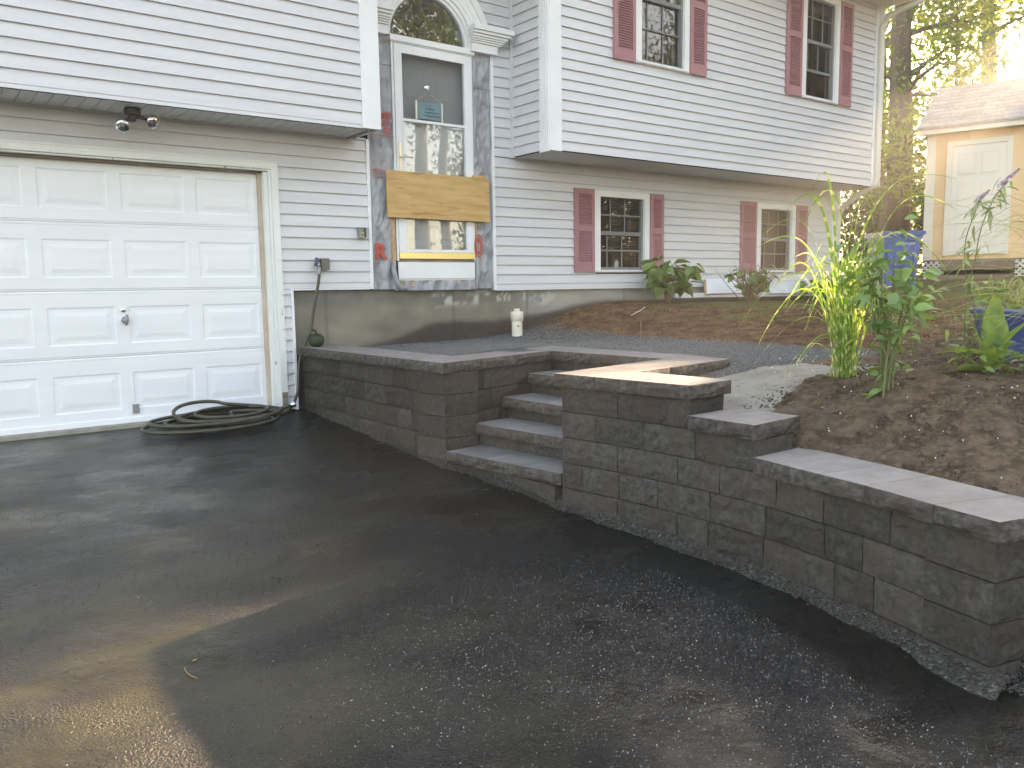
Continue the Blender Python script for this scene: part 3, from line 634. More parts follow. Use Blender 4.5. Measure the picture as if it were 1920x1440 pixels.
mb=MB(); mb.box(-4.8,10.04,-1.26,-1.14,5.40,5.415); mb.box(-4.8,10.04,-1.262,-1.255,5.40,5.51); part('gutter',mb,M_cream,house)
mb=MB(); mb.tube([(9.93,-1.2,5.40),(9.92,-1.19,5.33),(9.90,-.86,5.27),(9.87,-.72,5.20),(9.83,WC-.07,5.08),(9.83,WC-.07,4.0),(9.83,WC-.07,3.0),(9.84,WC-.05,2.91),(9.85,-.45,2.82),(9.86,-.16,2.66),(9.86,-.08,2.55),(9.86,-.06,2.4),(9.86,-.06,1.32)],.043,10)
part('downspout',mb,M_cream,house,smooth=True)
# foundation
CX=np.arange(1.207,9.83,.03); CZ=np.arange(0.0,1.53,.03)
mb=MB()
for x in CX:
    for z in CZ:
        g=0
        for j in (1.55,2.954,3.896,5.4): 
            if abs(x-j)<.02: g=.004
        mb.v.append((x,.022-g+.0015*math.sin(z*40+x*7),z))
nz=len(CZ)
for i in range(len(CX)-1):
    for j in range(nz-1): a=i*nz+j; mb.f.append((a,a+nz,a+nz+1,a+1)); mb.m.append(0)
V=np.array(mb.v)
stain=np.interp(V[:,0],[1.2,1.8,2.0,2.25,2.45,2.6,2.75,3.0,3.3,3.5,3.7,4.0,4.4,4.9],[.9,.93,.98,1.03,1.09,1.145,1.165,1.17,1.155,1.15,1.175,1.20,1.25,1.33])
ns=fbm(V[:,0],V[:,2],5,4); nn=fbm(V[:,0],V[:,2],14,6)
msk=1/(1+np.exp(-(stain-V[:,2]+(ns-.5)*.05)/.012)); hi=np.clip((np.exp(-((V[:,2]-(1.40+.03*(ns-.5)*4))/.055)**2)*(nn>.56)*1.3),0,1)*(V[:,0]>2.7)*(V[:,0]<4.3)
cm,n,b=nmat('foundation_concrete'); L=n.links.new
at=N(n,'ShaderNodeAttribute',attribute_name='Col'); L(at.outputs['Color'],b.inputs['Base Color']); b.inputs['Roughness'].default_value=.75
gg=N(n,'ShaderNodeNewGeometry'); nn2=N(n,'ShaderNodeTexNoise'); nn2.inputs['Scale'].default_value=60; bp=N(n,'ShaderNodeBump'); bp.inputs['Strength'].default_value=.3; bp.inputs['Distance'].default_value=.004; L(gg.outputs['Position'],nn2.inputs['Vector']); L(nn2.outputs[0],bp.inputs['Height']); L(bp.outputs[0],b.inputs['Normal'])
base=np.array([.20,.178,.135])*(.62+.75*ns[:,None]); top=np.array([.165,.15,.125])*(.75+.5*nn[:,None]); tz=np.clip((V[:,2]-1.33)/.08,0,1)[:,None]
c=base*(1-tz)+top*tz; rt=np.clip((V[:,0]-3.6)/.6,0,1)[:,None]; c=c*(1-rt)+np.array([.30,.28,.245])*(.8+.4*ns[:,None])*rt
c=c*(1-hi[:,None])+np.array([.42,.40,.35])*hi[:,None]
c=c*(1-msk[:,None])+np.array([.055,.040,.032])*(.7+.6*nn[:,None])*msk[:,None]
rng=np.random.RandomState(3)
for j in (1.55,2.954,3.896,5.4): c=np.where((np.abs(V[:,0]-j)<.016)[:,None],c*.75,c)
fo=part('foundation',mb,cm,house); bx('foundation_left',house,M_wood,-4.2,-1.6,.0,.03,.0,.50); ca=fo.data.color_attributes.new('Col','FLOAT_COLOR','POINT'); ca.data.foreach_set('color',np.c_[c,np.ones(len(c))].ravel())
bx('foundation_end',house,M_wood,1.2,1.207,.022,.3,.3,1.51)
# ---- garage door
gd=link('garage_door',None,house,(-.2,.1,1.5)); gy=.10
PW,PH=.49,.30; cols=[-1.37+.055+.585*i for i in range(4)]
secs=[(.462,.998),(.998,1.526),(1.526,2.057),(2.057,2.56)]
pm=MB(); rings=[(0,0),(.016,.006),(.028,.006),(.072,.0005)]
for ins,dp in rings: pm.v+= [(ins,dp,ins),(PW-ins,dp,ins),(PW-ins,dp,PH-ins),(ins,dp,PH-ins)]
for r in range(3):
    for k in range(4): a=r*4; pm.f.append((a+k,a+(k+1)%4,a+4+(k+1)%4,a+4+k)); pm.m.append(0)
pm.f.append((12,13,14,15)); pm.m.append(0); pmesh=pm.mesh('raised_panel',M_gdoor)
for i,(z0,z1) in enumerate(secs):
    mb=MB(); za=z0+.0012; zb=z1-.0012; pz=z0+.105; x0,x1=-1.38,.967; xs_=[x0]
    for cx_ in cols: xs_+=[cx_,cx_+PW]
    xs_.append(x1)
    def q(a,b,c_,d_,y=gy): mb.add([(a,y,c_),(b,y,c_),(b,y,d_),(a,y,d_)],[(0,1,2,3)])
    for j in range(0,len(xs_)-1,2): q(xs_[j],xs_[j+1],za+.02,zb-.02)
    for j in range(1,len(xs_)-1,2): q(xs_[j],xs_[j+1],za+.02,pz); q(xs_[j],xs_[j+1],pz+PH,zb-.02)
    for (ya,yb,c_,d_) in ((gy+.004,gy,za,za+.008),(gy,gy,za+.008,za+.016),(gy+.004,gy,za+.016,za+.02)): mb.add([(x0,ya,c_),(x1,ya,c_),(x1,yb,d_),(x0,yb,d_)],[(0,1,2,3)])
    for (ya,yb,c_,d_) in ((gy,gy+.004,zb-.02,zb-.016),(gy,gy,zb-.016,zb-.008),(gy,gy+.004,zb-.008,zb)): mb.add([(x0,ya,c_),(x1,ya,c_),(x1,yb,d_),(x0,yb,d_)],[(0,1,2,3)])
    mb.box(x0,x1,gy+.005,gy+.04,z0+.0004,z1-.0004)
    s_=part('door_section',mb,M_gdoor,gd)
    for cx_ in cols: link('raised_panel',pmesh,s_,(cx_,gy,pz))
bx('bottom_seal',gd,M_gdoor,-1.38,.967,gy-.012,gy+.03,.452,.492)
bx('door_bracket',gd,M_grey,-.165,-.115,gy-.016,gy-.002,.525,.60)
mb=MB(); mb.lathe([(0,.012),(.016,.012),(.021,.006),(.021,0)],(-.185,gy,1.372),18,axis=(0,-1,0)); part('lock_cylinder',mb,M_chrome,gd,smooth=True)
mb=MB(); mb.lathe([(0,.03),(.018,.028),(.028,.012),(.028,0)],(-.178,gy,1.29),18,axis=(0,-1,0)); mb.tube([(-.166,gy-.035,1.335),(-.170,gy-.038,1.30),(-.176,gy-.036,1.25)],[.010,.015,.010],10); part('handle',mb,M_grey,gd,smooth=True)
gt=link('garage_trim',None,house,(0,0,2.6))
bx('casing',gt,M_gtrim,-1.6,1.117,-.030,.03,2.560,2.612); bx('casing',gt,M_gtrim,-1.6,-1.47,-.030,.03,.43,2.559); bx('inner_jamb',gt,M_gtrim,-1.469,-1.381,.012,.09,.43,2.54)
bx('casing',gt,M_gtrim,1.055,1.117,-.030,.03,.43,2.560)
bx('head_flashing',gt,M_gtrim,-1.6,1.125,-.024,.02,2.615,2.628)
bx('inner_jamb',gt,M_gtrim,-1.5,1.054,-.012,.06,2.545,2.559); bx('inner_jamb',gt,M_gtrim,1.035,1.054,-.012,.06,.43,2.545)
bx('inner_jamb',gt,M_gtrim,1.000,1.034,.012,.09,.43,2.54)
bx('door_stop',gt,mat('faded_wood_stop',(.50,.38,.29),(.58,.47,.38),scale=5,rough=.7,coords='World'),.968,.999,.07,.10,.43,2.535); bx('door_stop',gt,M_wood,-1.4,.967,.045,.098,2.527,2.544)
bx('rotten_casing_foot',gt,M_wood,1.06,1.112,-.0325,-.0302,.432,.60)
bx('concrete_sill',house,mat('sill_concrete',(.24,.225,.18),(.32,.30,.25),scale=9,rough=.85,coords='World'),-1.7,1.05,-.02,.3,.2,.452)
# ---- windows
def window(x0,x1,z0,z1,py,fw,zmeet,rows,vx,open_=False,blind=True,vx2=None):
    wn=link('window',None,house,(x0,py,z0))
    mb=MB(); y0,y1=py-.035,py+.05
    mb.box(x0,x0+fw,y0,y1,z0,z1); mb.box(x1-fw*.85,x1,y0,y1,z0,z1); mb.box(x0+fw,x1-fw*.85,y0,y1,z1-fw*.72,z1); mb.box(x0+fw,x1-fw*.85,y0,y1,z0,z0+.028)
    a,b=x0+fw,x1-fw*.85; c_,d_=z0+.028,z1-fw*.72
    part('frame',mb,M_trim,wn)
    bx('sill',wn,M_trim,x0+.02,x1-.02,py-.05,py-.03,z0+.008,z0+.03)
    bx('jamb_liner',wn,M_mid,a,a+.022,py+.0,py+.05,c_,d_); bx('jamb_liner',wn,M_mid,b-.03,b,py,py+.05,c_,d_)
    mb=MB(); mb.box(a+.022,b-.03,py+.006,py+.04,zmeet-.02,zmeet+.022); part('meeting_rail',mb,M_mid,wn)
    bx('sash_rail',wn,M_mid,a+.022,b-.03,py+.012,py+.04,c_,c_+.035)
    for v in vx: bx('muntin',wn,M_mid,v-.008,v+.008,py+.020,py+.026,zmeet+.022,d_)
    for v in (vx2 or vx): bx('muntin',wn,M_mid,v-.008,v+.008,py+.034,py+.040,(rows[0][0]-.0 if open_ else c_+.035),zmeet-.02)
    for z,t in rows: bx('muntin',wn,M_mid,a+.022,b-.03,py+.021,py+.028,z-t,z+t)
    mb=MB(); mb.add([(a+.02,py+.030,zmeet),(b-.02,py+.030,zmeet),(b-.02,py+.030,d_),(a+.02,py+.030,d_)],[(0,1,2,3)]); part('pane',mb,M_glass,wn)
    mb=MB(); mb.add([(a+.02,py+.044,c_),(b-.02,py+.044,c_),(b-.02,py+.044,zmeet),(a+.02,py+.044,zmeet)],[(0,1,2,3)]); part('pane',mb,M_glass,wn)
    if blind:
        mb=MB(); z=c_+.01
        while z<d_: mb.add([(a,py+.10,z),(b,py+.10,z),(b,py+.118,z+.016),(a,py+.118,z+.016)],[(0,1,2,3)]); z+=.0235
        part('blind_slats',mb,M_blind,wn,kind='stuff')
    mb=MB(); mb.add([(a-.06,py+.28,c_-.05),(b+.06,py+.28,c_-.05),(b+.06,py+.28,d_+.05),(a-.06,py+.28,d_+.05)],[(0,1,2,3)]); mb.box(a-.09,a-.06,py+.06,py+.28,c_,d_); mb.box(b+.06,b+.09,py+.06,py+.28,c_,d_); part('room_back',mb,M_room,wn)
    return wn
w3=window(4.878,5.79,1.664,2.605,WA,.094,2.122,[(2.335,.009),(1.923,.009)],[5.179,5.418],vx2=[5.14,5.385])
w4=window(7.909,8.815,1.660,2.607,WA,.10,2.122,[(2.335,.009),(1.923,.009)],[8.235,8.475],vx2=[8.18,8.43])
w1=window(4.927,5.79,3.893,5.25,WC,.092,4.60,[(4.285,.007),(4.90,.007)],[5.174,5.421],blind=False)
w2=window(7.972,8.83,3.905,5.25,WC,.095,4.645,[(4.287,.018),(4.955,.007)],[8.26,8.50],open_=True,blind=False,vx2=[8.19,8.43])
mb=MB(); mb.tube([(5.72,WC+.2,3.95),(5.72,WC+.2,4.4)],.03,8); 
for sx in (0,.2,.55): mb.box(8.25+sx,8.33+sx,WC+.16,WC+.18,3.93,5.2)
part('curtain',mb,mat('curtain',(.09,.065,.055),rough=.9),w2)
def shutter(x0,x1,z0,z1,py,zmid):
    sh=link('shutter',None,house,(x0,py,z0)); st=.055; y0,y1=py-.045,py-.014
    mb=MB(); mb.box(x0,x0+st,y0,y1,z0,z1); mb.box(x1-st*.8,x1,y0,y1,z0,z1); mb.box(x0+st,x1-st*.8,y0,y1,z0,z0+.115); mb.box(x0+st,x1-st*.8,y0,y1,z1-.065,z1); mb.box(x0+st,x1-st*.8,y0,y1,zmid-.035,zmid+.035)
    mb.box(x0+st,x1-st*.8,y1-.006,y1,z0+.115,z1-.065)
    part('shutter_frame',mb,M_shut,sh)
    mb=MB(); a,b=x0+st,x1-st*.8
    for s0,s1 in ((z0+.115,zmid-.035),(zmid+.035,z1-.065)):
        n=round((s1-s0)/.0262); h=(s1-s0)/n
        for k in range(n):
            z=s0+k*h; mb.add([(a,y0+.003,z+.003),(b,y0+.003,z+.003),(b,y0+.020,z+h),(a,y0+.020,z+h),(a,y0+.012,z),(b,y0+.012,z)],[(0,1,2,3),(4,5,1,0)])
    part('louvres',mb,M_shut,sh,kind='stuff'); return sh
shutter(4.572,4.872,1.667,2.612,WA,2.165); shutter(5.797,6.035,1.667,2.612,WA,2.165)
shutter(7.565,7.90,1.667,2.614,WA,2.165); shutter(8.822,9.10,1.667,2.616,WA,2.165)
shutter(4.602,4.92,3.887,5.26,WC,4.66); shutter(5.797,6.083,3.896,5.26,WC,4.66)
shutter(7.635,7.965,3.903,5.26,WC,4.66); shutter(8.837,9.135,3.912,5.26,WC,4.66)
# ---- entry: storm door, inner door, arch
sdoor=link('storm_door',None,house,(2.7,0,1.8))
bx('frame_rail',sdoor,M_trim,2.282,2.304,-.022,.03,1.78,3.822); bx('frame_rail',sdoor,M_trim,3.193,3.205,-.022,.03,1.78,3.822)
mb=MB(); mb.box(2.262,3.222,-.050,.03,3.835,3.890); mb.box(2.272,3.21,-.034,.03,3.822,3.835); part('head_trim',mb,M_trim,sdoor)
mb=MB(); mb.box(2.307,2.387,-.032,.006,1.865,3.818); mb.box(3.099,3.190,-.032,.006,1.865,3.818); mb.box(2.387,3.099,-.032,.006,3.738,3.818); mb.box(2.387,3.099,-.032,.006,1.865,1.893)
mb.box(2.372,2.387,-.036,-.031,1.885,3.745); mb.box(3.099,3.112,-.036,-.031,1.885,3.745)
part('door_frame',mb,M_trim,sdoor)
bx('mid_rail',sdoor,M_trim,2.387,3.099,-.030,.0,3.112,3.136)
mb=MB(); mb.add([(2.387,-.006,3.136),(3.099,-.006,3.136),(3.099,-.006,3.738),(2.387,-.006,3.738)],[(0,1,2,3)])
scm,n,b=nmat('insect_screen'); L=n.links.new; tr=N(n,'ShaderNodeBsdfTransparent'); df=N(n,'ShaderNodeBsdfDiffuse'); df.inputs[0].default_value=(.09,.085,.08,1); ms=N(n,'ShaderNodeMixShader'); ms.inputs[0].default_value=.55; L(tr.outputs[0],ms.inputs[1]); L(df.outputs[0],ms.inputs[2]); L(ms.outputs[0],n.nodes['Material Output'].inputs[0])
part('screen',mb,scm,sdoor)
mb=MB(); mb.add([(2.387,-.010,1.89),(3.099,-.010,1.89),(3.099,-.010,3.112),(2.387,-.010,3.112)],[(0,1,2,3)]); part('glass',mb,M_glass2,sdoor)
bx('kick_strip',sdoor,M_gold,2.307,3.192,-.036,.0,1.802,1.862)
mb=MB(); mb.box(2.330,2.358,-.040,-.032,2.62,2.90); part('handle_plate',mb,M_plate,sdoor)
mb=MB(); mb.tube([(2.344,-.034,2.765),(2.344,-.075,2.765),(2.40,-.085,2.765),(2.45,-.08,2.762)],.007,8); part('handle_lever',mb,M_plate,sdoor,smooth=True)
bx('sill_riser',house,M_trim,2.288,3.190,-.030,.0,1.608,1.768); bx('sill_riser_backing',house,M_wood,2.288,3.190,-.018,.02,1.585,1.80)
bx('sill_lip',house,M_cream,2.292,3.186,-.026,.0,1.588,1.606)
ed=link('entry_door',None,house,(2.7,.1,1.8)); bx('door_leaf',ed,M_door,2.31,3.19,.09,.13,1.83,3.84)
for zz,hh in ((1.95,.42),(2.52,.62),(3.33,.32)):
    for xx in (2.42,2.80):
        mb=MB(); mb.v=[(xx,.088,zz),(xx+.28,.088,zz),(xx+.28,.088,zz+hh),(xx,.088,zz+hh)]; 
        for ins,yy in ((.02,.098),(.05,.0875)): mb.v+=[(xx+ins,yy,zz+ins),(xx+.28-ins,yy,zz+ins),(xx+.28-ins,yy,zz+hh-ins),(xx+ins,yy,zz+hh-ins)]
        for r in range(2):
            for k in range(4): mb.f.append((r*4+k,r*4+(k+1)%4,r*4+4+(k+1)%4,r*4+4+k)); mb.m.append(0)
        mb.f.append((8,9,10,11)); mb.m.append(0); part('raised_panel',mb,M_door,ed)
ax,az,ar=2.694,3.885,.415
aw=link('arch_window',None,house,(ax,0,az))
mb=MB(); n=40; mb.v=[(ax+ar*math.cos(math.pi*k/n),-.004,az+ar*math.sin(math.pi*k/n)) for k in range(n+1)]; mb.f=[tuple(range(n+1))]; mb.m=[0]; part('pane',mb,M_glass3,aw)
def archring(r0,r1,y0,y1,m=M_trim,name='arch_moulding',par=None,th0=0,th1=math.pi):
    mb=MB(); n=48
    for k in range(n+1):
        a=th0+(th1-th0)*k/n; c_,s_=math.cos(a),math.sin(a)
        mb.v+=[(ax+r0*c_,y1,az+r0*s_),(ax+r0*c_,y0,az+r0*s_),(ax+r1*c_,y0,az+r1*s_),(ax+r1*c_,y1,az+r1*s_)]
    for k in range(n):
        for j in range(3): a=k*4+j; mb.f.append((a,a+1,a+5,a+4)); mb.m.append(0)
    return part(name,mb,m,par or aw)
archring(.41,.425,-.012,.04,M_mid); archring(.425,.458,-.035,.03); archring(.458,.485,-.052,.03); archring(.485,.50,-.044,.03); archring(.50,.66,-.062,.03); archring(.545,.560,-.067,-.05); archring(.60,.615,-.067,-.05); archring(.66,.685,-.078,.03); archring(.685,.735,-.070,.03)
for sx in (1,-1):
    cp_=link('capital',None,house,(ax+sx*.7,0,4))
    def B(a,b,y,z0,z1):
        x0,x1=sorted((ax+sx*a,ax+sx*b)); bx('moulding',cp_,M_trim,x0,x1,-y,.02,z0,z1)
    B(.478,.795,.085,3.866,3.948); 
    for k,(a,b,y,z0,z1) in enumerate(((.470,.825,.10,3.950,3.966),(.468,.845,.113,3.968,3.984),(.466,.865,.126,3.986,4.002),(.462,.885,.14,4.004,4.028),(.458,.915,.16,4.030,4.055),(.452,.945,.18,4.057,4.108))): B(a,b,y,z0,z1)
# house wrap beside the door
def wrap(name,x0,x1,z0,z1,seed,y=.006):
    mb=MB(); nx=max(3,int((x1-x0)/.012)); nz_=max(3,int((z1-z0)/.014))
    X,Z=np.meshgrid(np.linspace(x0,x1,nx+1),np.linspace(z0,z1,nz_+1),indexing='ij')
    f=fbm(X,Z*.45,9,seed,3); g=fbm(X+Z*.3,Z*.8,22,seed+3,3)
    ridge=np.abs(f-.5)*2; Y=y-.035*np.clip(1-ridge*2.2,0,1)-.010*g
    ed_=np.minimum(np.minimum((X-x0),(x1-X))/.02,1); Y=Y*ed_+(y-.004)*(1-ed_)
    mb.v=np.c_[X.ravel(),Y.ravel(),Z.ravel()].tolist(); 
    for i in range(nx):
        for j in range(nz_): a=i*(nz_+1)+j; mb.f.append((a,a+nz_+1,a+nz_+2,a+1)); mb.m.append(0)
    return part(name,mb,M_wrap,house,smooth=True)
wrapL=wrap('house_wrap',2.016,2.282,1.505,3.872,3); wrapR=wrap('house_wrap',3.205,3.438,1.50,3.872,8); wrapB=wrap('house_wrap',2.26,3.21,1.492,1.588,15,y=-.004)
bx('exposed_board',house,M_osb,2.225,2.262,-.034,.0,1.64,2.2); bx('exposed_board',house,M_osb,2.305,2.50,-.020,.0,1.505,1.572); bx('exposed_board',house,M_osb,3.206,3.225,-.03,0,1.9,2.2)
mb=MB(); mb.tube([(2.245,-.03,1.78),(2.225,-.05,1.68),(2.25,-.055,1.58),(2.30,-.06,1.52),(2.36,-.05,1.495)],[.012,.028,.022,.034,.016],7); part('wrap_flap',mb,M_wrap,house,smooth=True)
bx('lap_seam',house,M_dkmetal,2.016,2.28,-.034,-.031,3.60,3.603); bx('lap_seam',house,M_dkmetal,3.206,3.437,-.034,-.031,3.52,3.523)
def text(s,x,z,size,m,par,y=-.040,rot=0,name='lettering',yrot=None,extr=.0008,bold=.0):
    cu=bpy.data.curves.new('t','FONT'); cu.body=s; cu.size=size; cu.extrude=extr; cu.offset=bold; cu.resolution_u=3
    t=bpy.data.objects.new('t',cu); COL.objects.link(t); bpy.context.view_layer.update()
    me=bpy.data.meshes.new_from_object(t); me.name=name; bpy.data.objects.remove(t); me.materials.clear(); me.materials.append(m)
    q=Quaternion((0,0,1),yrot or 0)@Quaternion((1,0,0),math.pi/2)@Quaternion((0,0,1),rot)
    return link(name,me,par,(x,y,z),q)
text('R',2.035,1.80,.20,M_red,wrapL,bold=.008); text('MBI',2.115,3.105,.085,M_red,wrapL,bold=.002); text('-01',2.13,3.035,.080,M_red,wrapL,bold=.002); text('92',2.165,2.965,.080,M_red,wrapL,bold=.002); text('X',2.05,3.24,.10,M_red,wrapL,bold=.002)
for k in range(3): bx('printed_line',wrapL,M_pink,2.035,2.15-.02*(k%2),-.0395,-.0385,2.62-.028*k-.0,2.628-.028*k+(.006 if k==0 else 0))
bx('printed_line',wrapL,M_red,2.02,2.27,-.0395,-.0385,2.945,2.951)
mb=MB(); 
for r0,r1 in ((.105,.12),(.055,.085)):
    n=24; b0=len(mb.v)
    for k in range(n):
        a=2*math.pi*k/n; mb.v+=[(3.235+r0*.42*math.cos(a),-.041,1.94+r0*math.sin(a)),(3.235+r1*.45*math.cos(a),-.041,1.94+r1*math.sin(a))]
    for k in range(n): a=b0+2*k; c_=b0+2*((k+1)%n); mb.f.append((a,a+1,c_+1,c_)); mb.m.append(0)
part('printed_mark',mb,M_red,wrapR)
mb=MB(); mb.box(3.30,3.303,-.0405,-.0395,2.95,3.42); mb.box(3.27,3.303,-.0405,-.0395,2.945,2.95); part('printed_line',mb,M_pink,wrapR)
# ---------------------------------------------------------------- things on the house and terrace
# plywood boards across the door
def ply(pts,y0,y1,m,loc,label,name='plywood_board'):
    mb=MB(); n=len(pts); mb.v=[(x,y0,z) for x,z in pts]+[(x,y1,z) for x,z in pts]; mb.f=[tuple(range(n)),tuple(range(2*n-1,n-1,-1))]+[(i,n+i,n+(i+1)%n,(i+1)%n) for i in range(n)]; mb.m=[0]*len(mb.f)
    return solo(name,mb,m,loc,label,'board')
ply([(2.160,2.190),(3.355,2.182),(3.348,2.622),(2.156,2.628)],-.085,-.066,M_ply,(2.75,-.07,2.4),'large blank plywood board fixed across the storm door')
ply([(3.17,2.40),(3.315,2.40),(3.312,2.655),(3.168,2.650)],-.064,-.046,M_ply,(3.25,-.05,2.5),'small plywood offcut peeping out above the large board on the door')
# hanging sign
hs_=thing('hanging_sign',(2.68,-.02,3.2),'small teal sign hanging by string from a suction hook on the door glass','sign')
mb=MB(); mb.box(2.545,2.825,-.030,-.020,3.15,3.31); part('sign_plate',mb,mat('teal_sign',(.10,.20,.22),(.13,.25,.27),scale=9,rough=.5,coords='World',c3=(.10,.13,.05),s3=5),hs_)
mb=MB(); mb.box(2.530,2.545,-.034,-.018,3.14,3.32); mb.box(2.825,2.838,-.034,-.018,3.14,3.32); part('sign_edge',mb,M_shtrim,hs_)
mb=MB(); mb.tube([(2.54,-.03,3.315),(2.675,-.03,3.41),(2.83,-.03,3.315)],.0025,5); part('string',mb,M_cream,hs_)
mb=MB(); mb.lathe([(0,.012),(.02,.010),(.03,0)],(2.678,-.014,3.455),16,axis=(0,-1,0)); mb.tube([(2.67,-.035,3.49),(2.655,-.04,3.46),(2.66,-.045,3.42),(2.675,-.04,3.40)],.005,6); part('suction_hook',mb,M_chrome,hs_,smooth=True)
M_teal=mat('dark_teal_print',(.03,.07,.10),rough=.6)
for k,(x0,x1) in enumerate(((2.69,2.70),(2.64,2.74),(2.63,2.79),(2.62,2.80))): 
    mb=MB(); x=x0
    while x<x1: ww=random.uniform(.006,.018); mb.box(x,x+ww,-.0315,-.0302,3.275-k*.032,3.287-k*.032); x+=ww+.005
    part('sign_lettering',mb,M_teal,hs_)
# twin floodlight under the soffit
fl=thing('floodlight',(-.10,-.27,2.9),'twin bulb floodlight under the overhang above the garage door','floodlight')
mb=MB(); mb.lathe([(0,0),(.055,0),(.058,-.01),(.058,-.045),(.05,-.052),(0,-.052)],(-.10,-.27,2.898),20); part('mount',mb,M_dkmetal,fl,smooth=False)
mb=MB(); mb.tube([(-.10,-.27,2.85),(-.10,-.27,2.80)],.022,10); mb.tube([(-.10,-.27,2.83),(-.15,-.27,2.80),(-.165,-.28,2.79)],.014,8); mb.tube([(-.10,-.27,2.83),(-.055,-.27,2.835),(-.02,-.28,2.83)],.014,8); part('arm',mb,M_dkmetal,fl,smooth=True)
M_bulb=glassmat('bulb_glass',.5,(.85,.85,.80))
for (c_,ax_) in (((-.165,-.27,2.785),(-.35,-.75,-.55)),((-.0,-.27,2.825),(.45,-.75,-.35))):
    A=Vector(ax_).normalized()
    mb=MB(); mb.lathe([(.016,-.01),(.022,0),(.030,.02),(.052,.055),(.056,.066)],c_,20,axis=A); 
    o=part('bulb_reflector',mb,M_chrome,fl,smooth=True)
    mb=MB(); mb.lathe([(.056,.066),(.05,.080),(.03,.088),(0,.092)],c_,20,axis=A); sub=part('bulb_lens',mb,M_bulb,fl,smooth=True)
    mb=MB(); cc=Vector(c_)+A*.05; mb.lathe([(0,.014),(.010,.010),(.014,0),(.010,-.010),(0,-.014)],cc,12,axis=A); part('bulb_core',mb,M_white,fl,smooth=True)
# outlet box and hose outlet
ob=thing('outlet_box',(1.90,-.02,2.03),'grey open outlet box on the siding left of the door','outlet box')
mb=MB(); mb.box(1.862,1.872,-.075,-.012,1.985,2.085); mb.box(1.93,1.94,-.075,-.012,1.985,2.085); mb.box(1.872,1.93,-.075,-.012,1.985,1.993); mb.box(1.872,1.93,-.075,-.012,2.077,2.085); mb.box(1.872,1.93,-.02,-.013,1.993,2.077); part('box_shell',mb,M_grey,ob)
mb=MB(); mb.box(1.885,1.918,-.055,-.02,1.998,2.072); part('receptacle',mb,mat('ivory_receptacle',(.55,.50,.30),rough=.5),ob)
for zz in (2.018,2.052):
    mb=MB(); mb.box(1.893,1.91,-.057,-.055,zz-.008,zz+.008); part('socket',mb,M_dkmetal,ob)
sb=thing('wall_tap',(1.47,-.03,1.74),'outdoor tap beside a brown cover box on the siding','tap')
mb=MB(); mb.box(1.47,1.545,-.085,-.012,1.690,1.795); part('cover_box',mb,mat('brown_cover',(.12,.11,.09),(.17,.155,.13),scale=30,rough=.6),sb)
mb=MB(); mb.tube([(1.455,-.015,1.765),(1.445,-.06,1.76),(1.435,-.085,1.72)],[.012,.014,.017],8); part('spout',mb,M_grey,sb,smooth=True)
mb=MB(); mb.lathe([(0,.008),(.022,.006),(.024,0),(.022,-.006)],(1.432,-.07,1.785),10,axis=(.2,-.6,.7)); part('tap_wheel',mb,mat('blue_tap_wheel',(.06,.09,.22),rough=.5),sb)
mb=MB(); mb.box(1.405,1.428,-.085,-.06,1.725,1.755); part('tap_lever',mb,M_dkmetal,sb)
# gourd on the cap
gu=thing('gourd',(1.352,-.16,1.003),'dark green gourd sitting on the wall cap below the hose','gourd')
mb=MB(); prof=[(0,.004),(.035,.0),(.062,.02),(.073,.05),(.070,.082),(.05,.108),(.022,.118),(0,.114)]
for i,(r,z) in enumerate(prof):
    for k in range(24):
        a=2*math.pi*k/24; rr=r*(1+.035*math.cos(8*a)); mb.v.append((1.352+rr*math.cos(a),-.16+rr*math.sin(a),1.003+z))
for i in range(len(prof)-1):
    for k in range(24): mb.f.append((i*24+k,i*24+(k+1)%24,(i+1)*24+(k+1)%24,(i+1)*24+k)); mb.m.append(0)
part('fruit',mb,M_pump,gu,smooth=True)
mb=MB(); mb.tube([(1.352,-.16,1.112),(1.35,-.16,1.135),(1.335,-.162,1.152),(1.305,-.165,1.157)],[.012,.009,.009,.010],8); part('stalk',mb,M_pump,gu,smooth=True)
# garden hose
ho=thing('garden_hose',(.6,-.35,.44),'grey green garden hose hanging from the tap and coiled before the garage door','hose')
def cat_(pts,n=8):
    P=[Vector(p) for p in pts]; P=[P[0]*2-P[1]]+P+[P[-1]*2-P[-2]]; out=[]
    for i in range(1,len(P)-2):
        for k in range(n):
            t=k/n; a,b,c_,d_=P[i-1],P[i],P[i+1],P[i+2]
            out.append(.5*((2*b)+(c_-a)*t+(2*a-5*b+4*c_-d_)*t*t+(3*b-a-3*c_+d_)*t**3))
    out.append(P[-2]); return out
hp=[(1.436,-.09,1.70),(1.432,-.09,1.62),(1.41,-.085,1.50),(1.37,-.08,1.32),(1.33,-.09,1.15),(1.265,-.10,1.03),(1.20,-.13,.90),(1.175,-.14,.75),(1.15,-.16,.60),(1.08,-.20,.50),(1.00,-.26,.452),(.86,-.36,.438)]
th=2.3; cx_,cy_=.46,-.36
def coil(cx_,cy_,rx,ry,a0,a1,z0,z1,n=14,tilt=0):
    out=[]
    for k in range(n): t=k/(n-1); a=a0+(a1-a0)*t; out.append((cx_+rx*math.cos(a),cy_+ry*math.sin(a),z0+(z1-z0)*t+tilt*math.sin(a)))
    return out
hp+=coil(.34,-.34,.54,.30,-.2,-2*math.pi-.6,.438,.445,18,tilt=.01)
hp+=coil(.42,-.31,.44,.25,-.6,-2*math.pi-.9,.462,.466,16,tilt=.01)
hp+=coil(.36,-.31,.50,.26,-.9,-2*math.pi-.2,.478,.482,16,tilt=.012)
hp+=coil(.50,-.30,.42,.21,-.2,-2*math.pi-.2,.492,.496,16,tilt=.02)
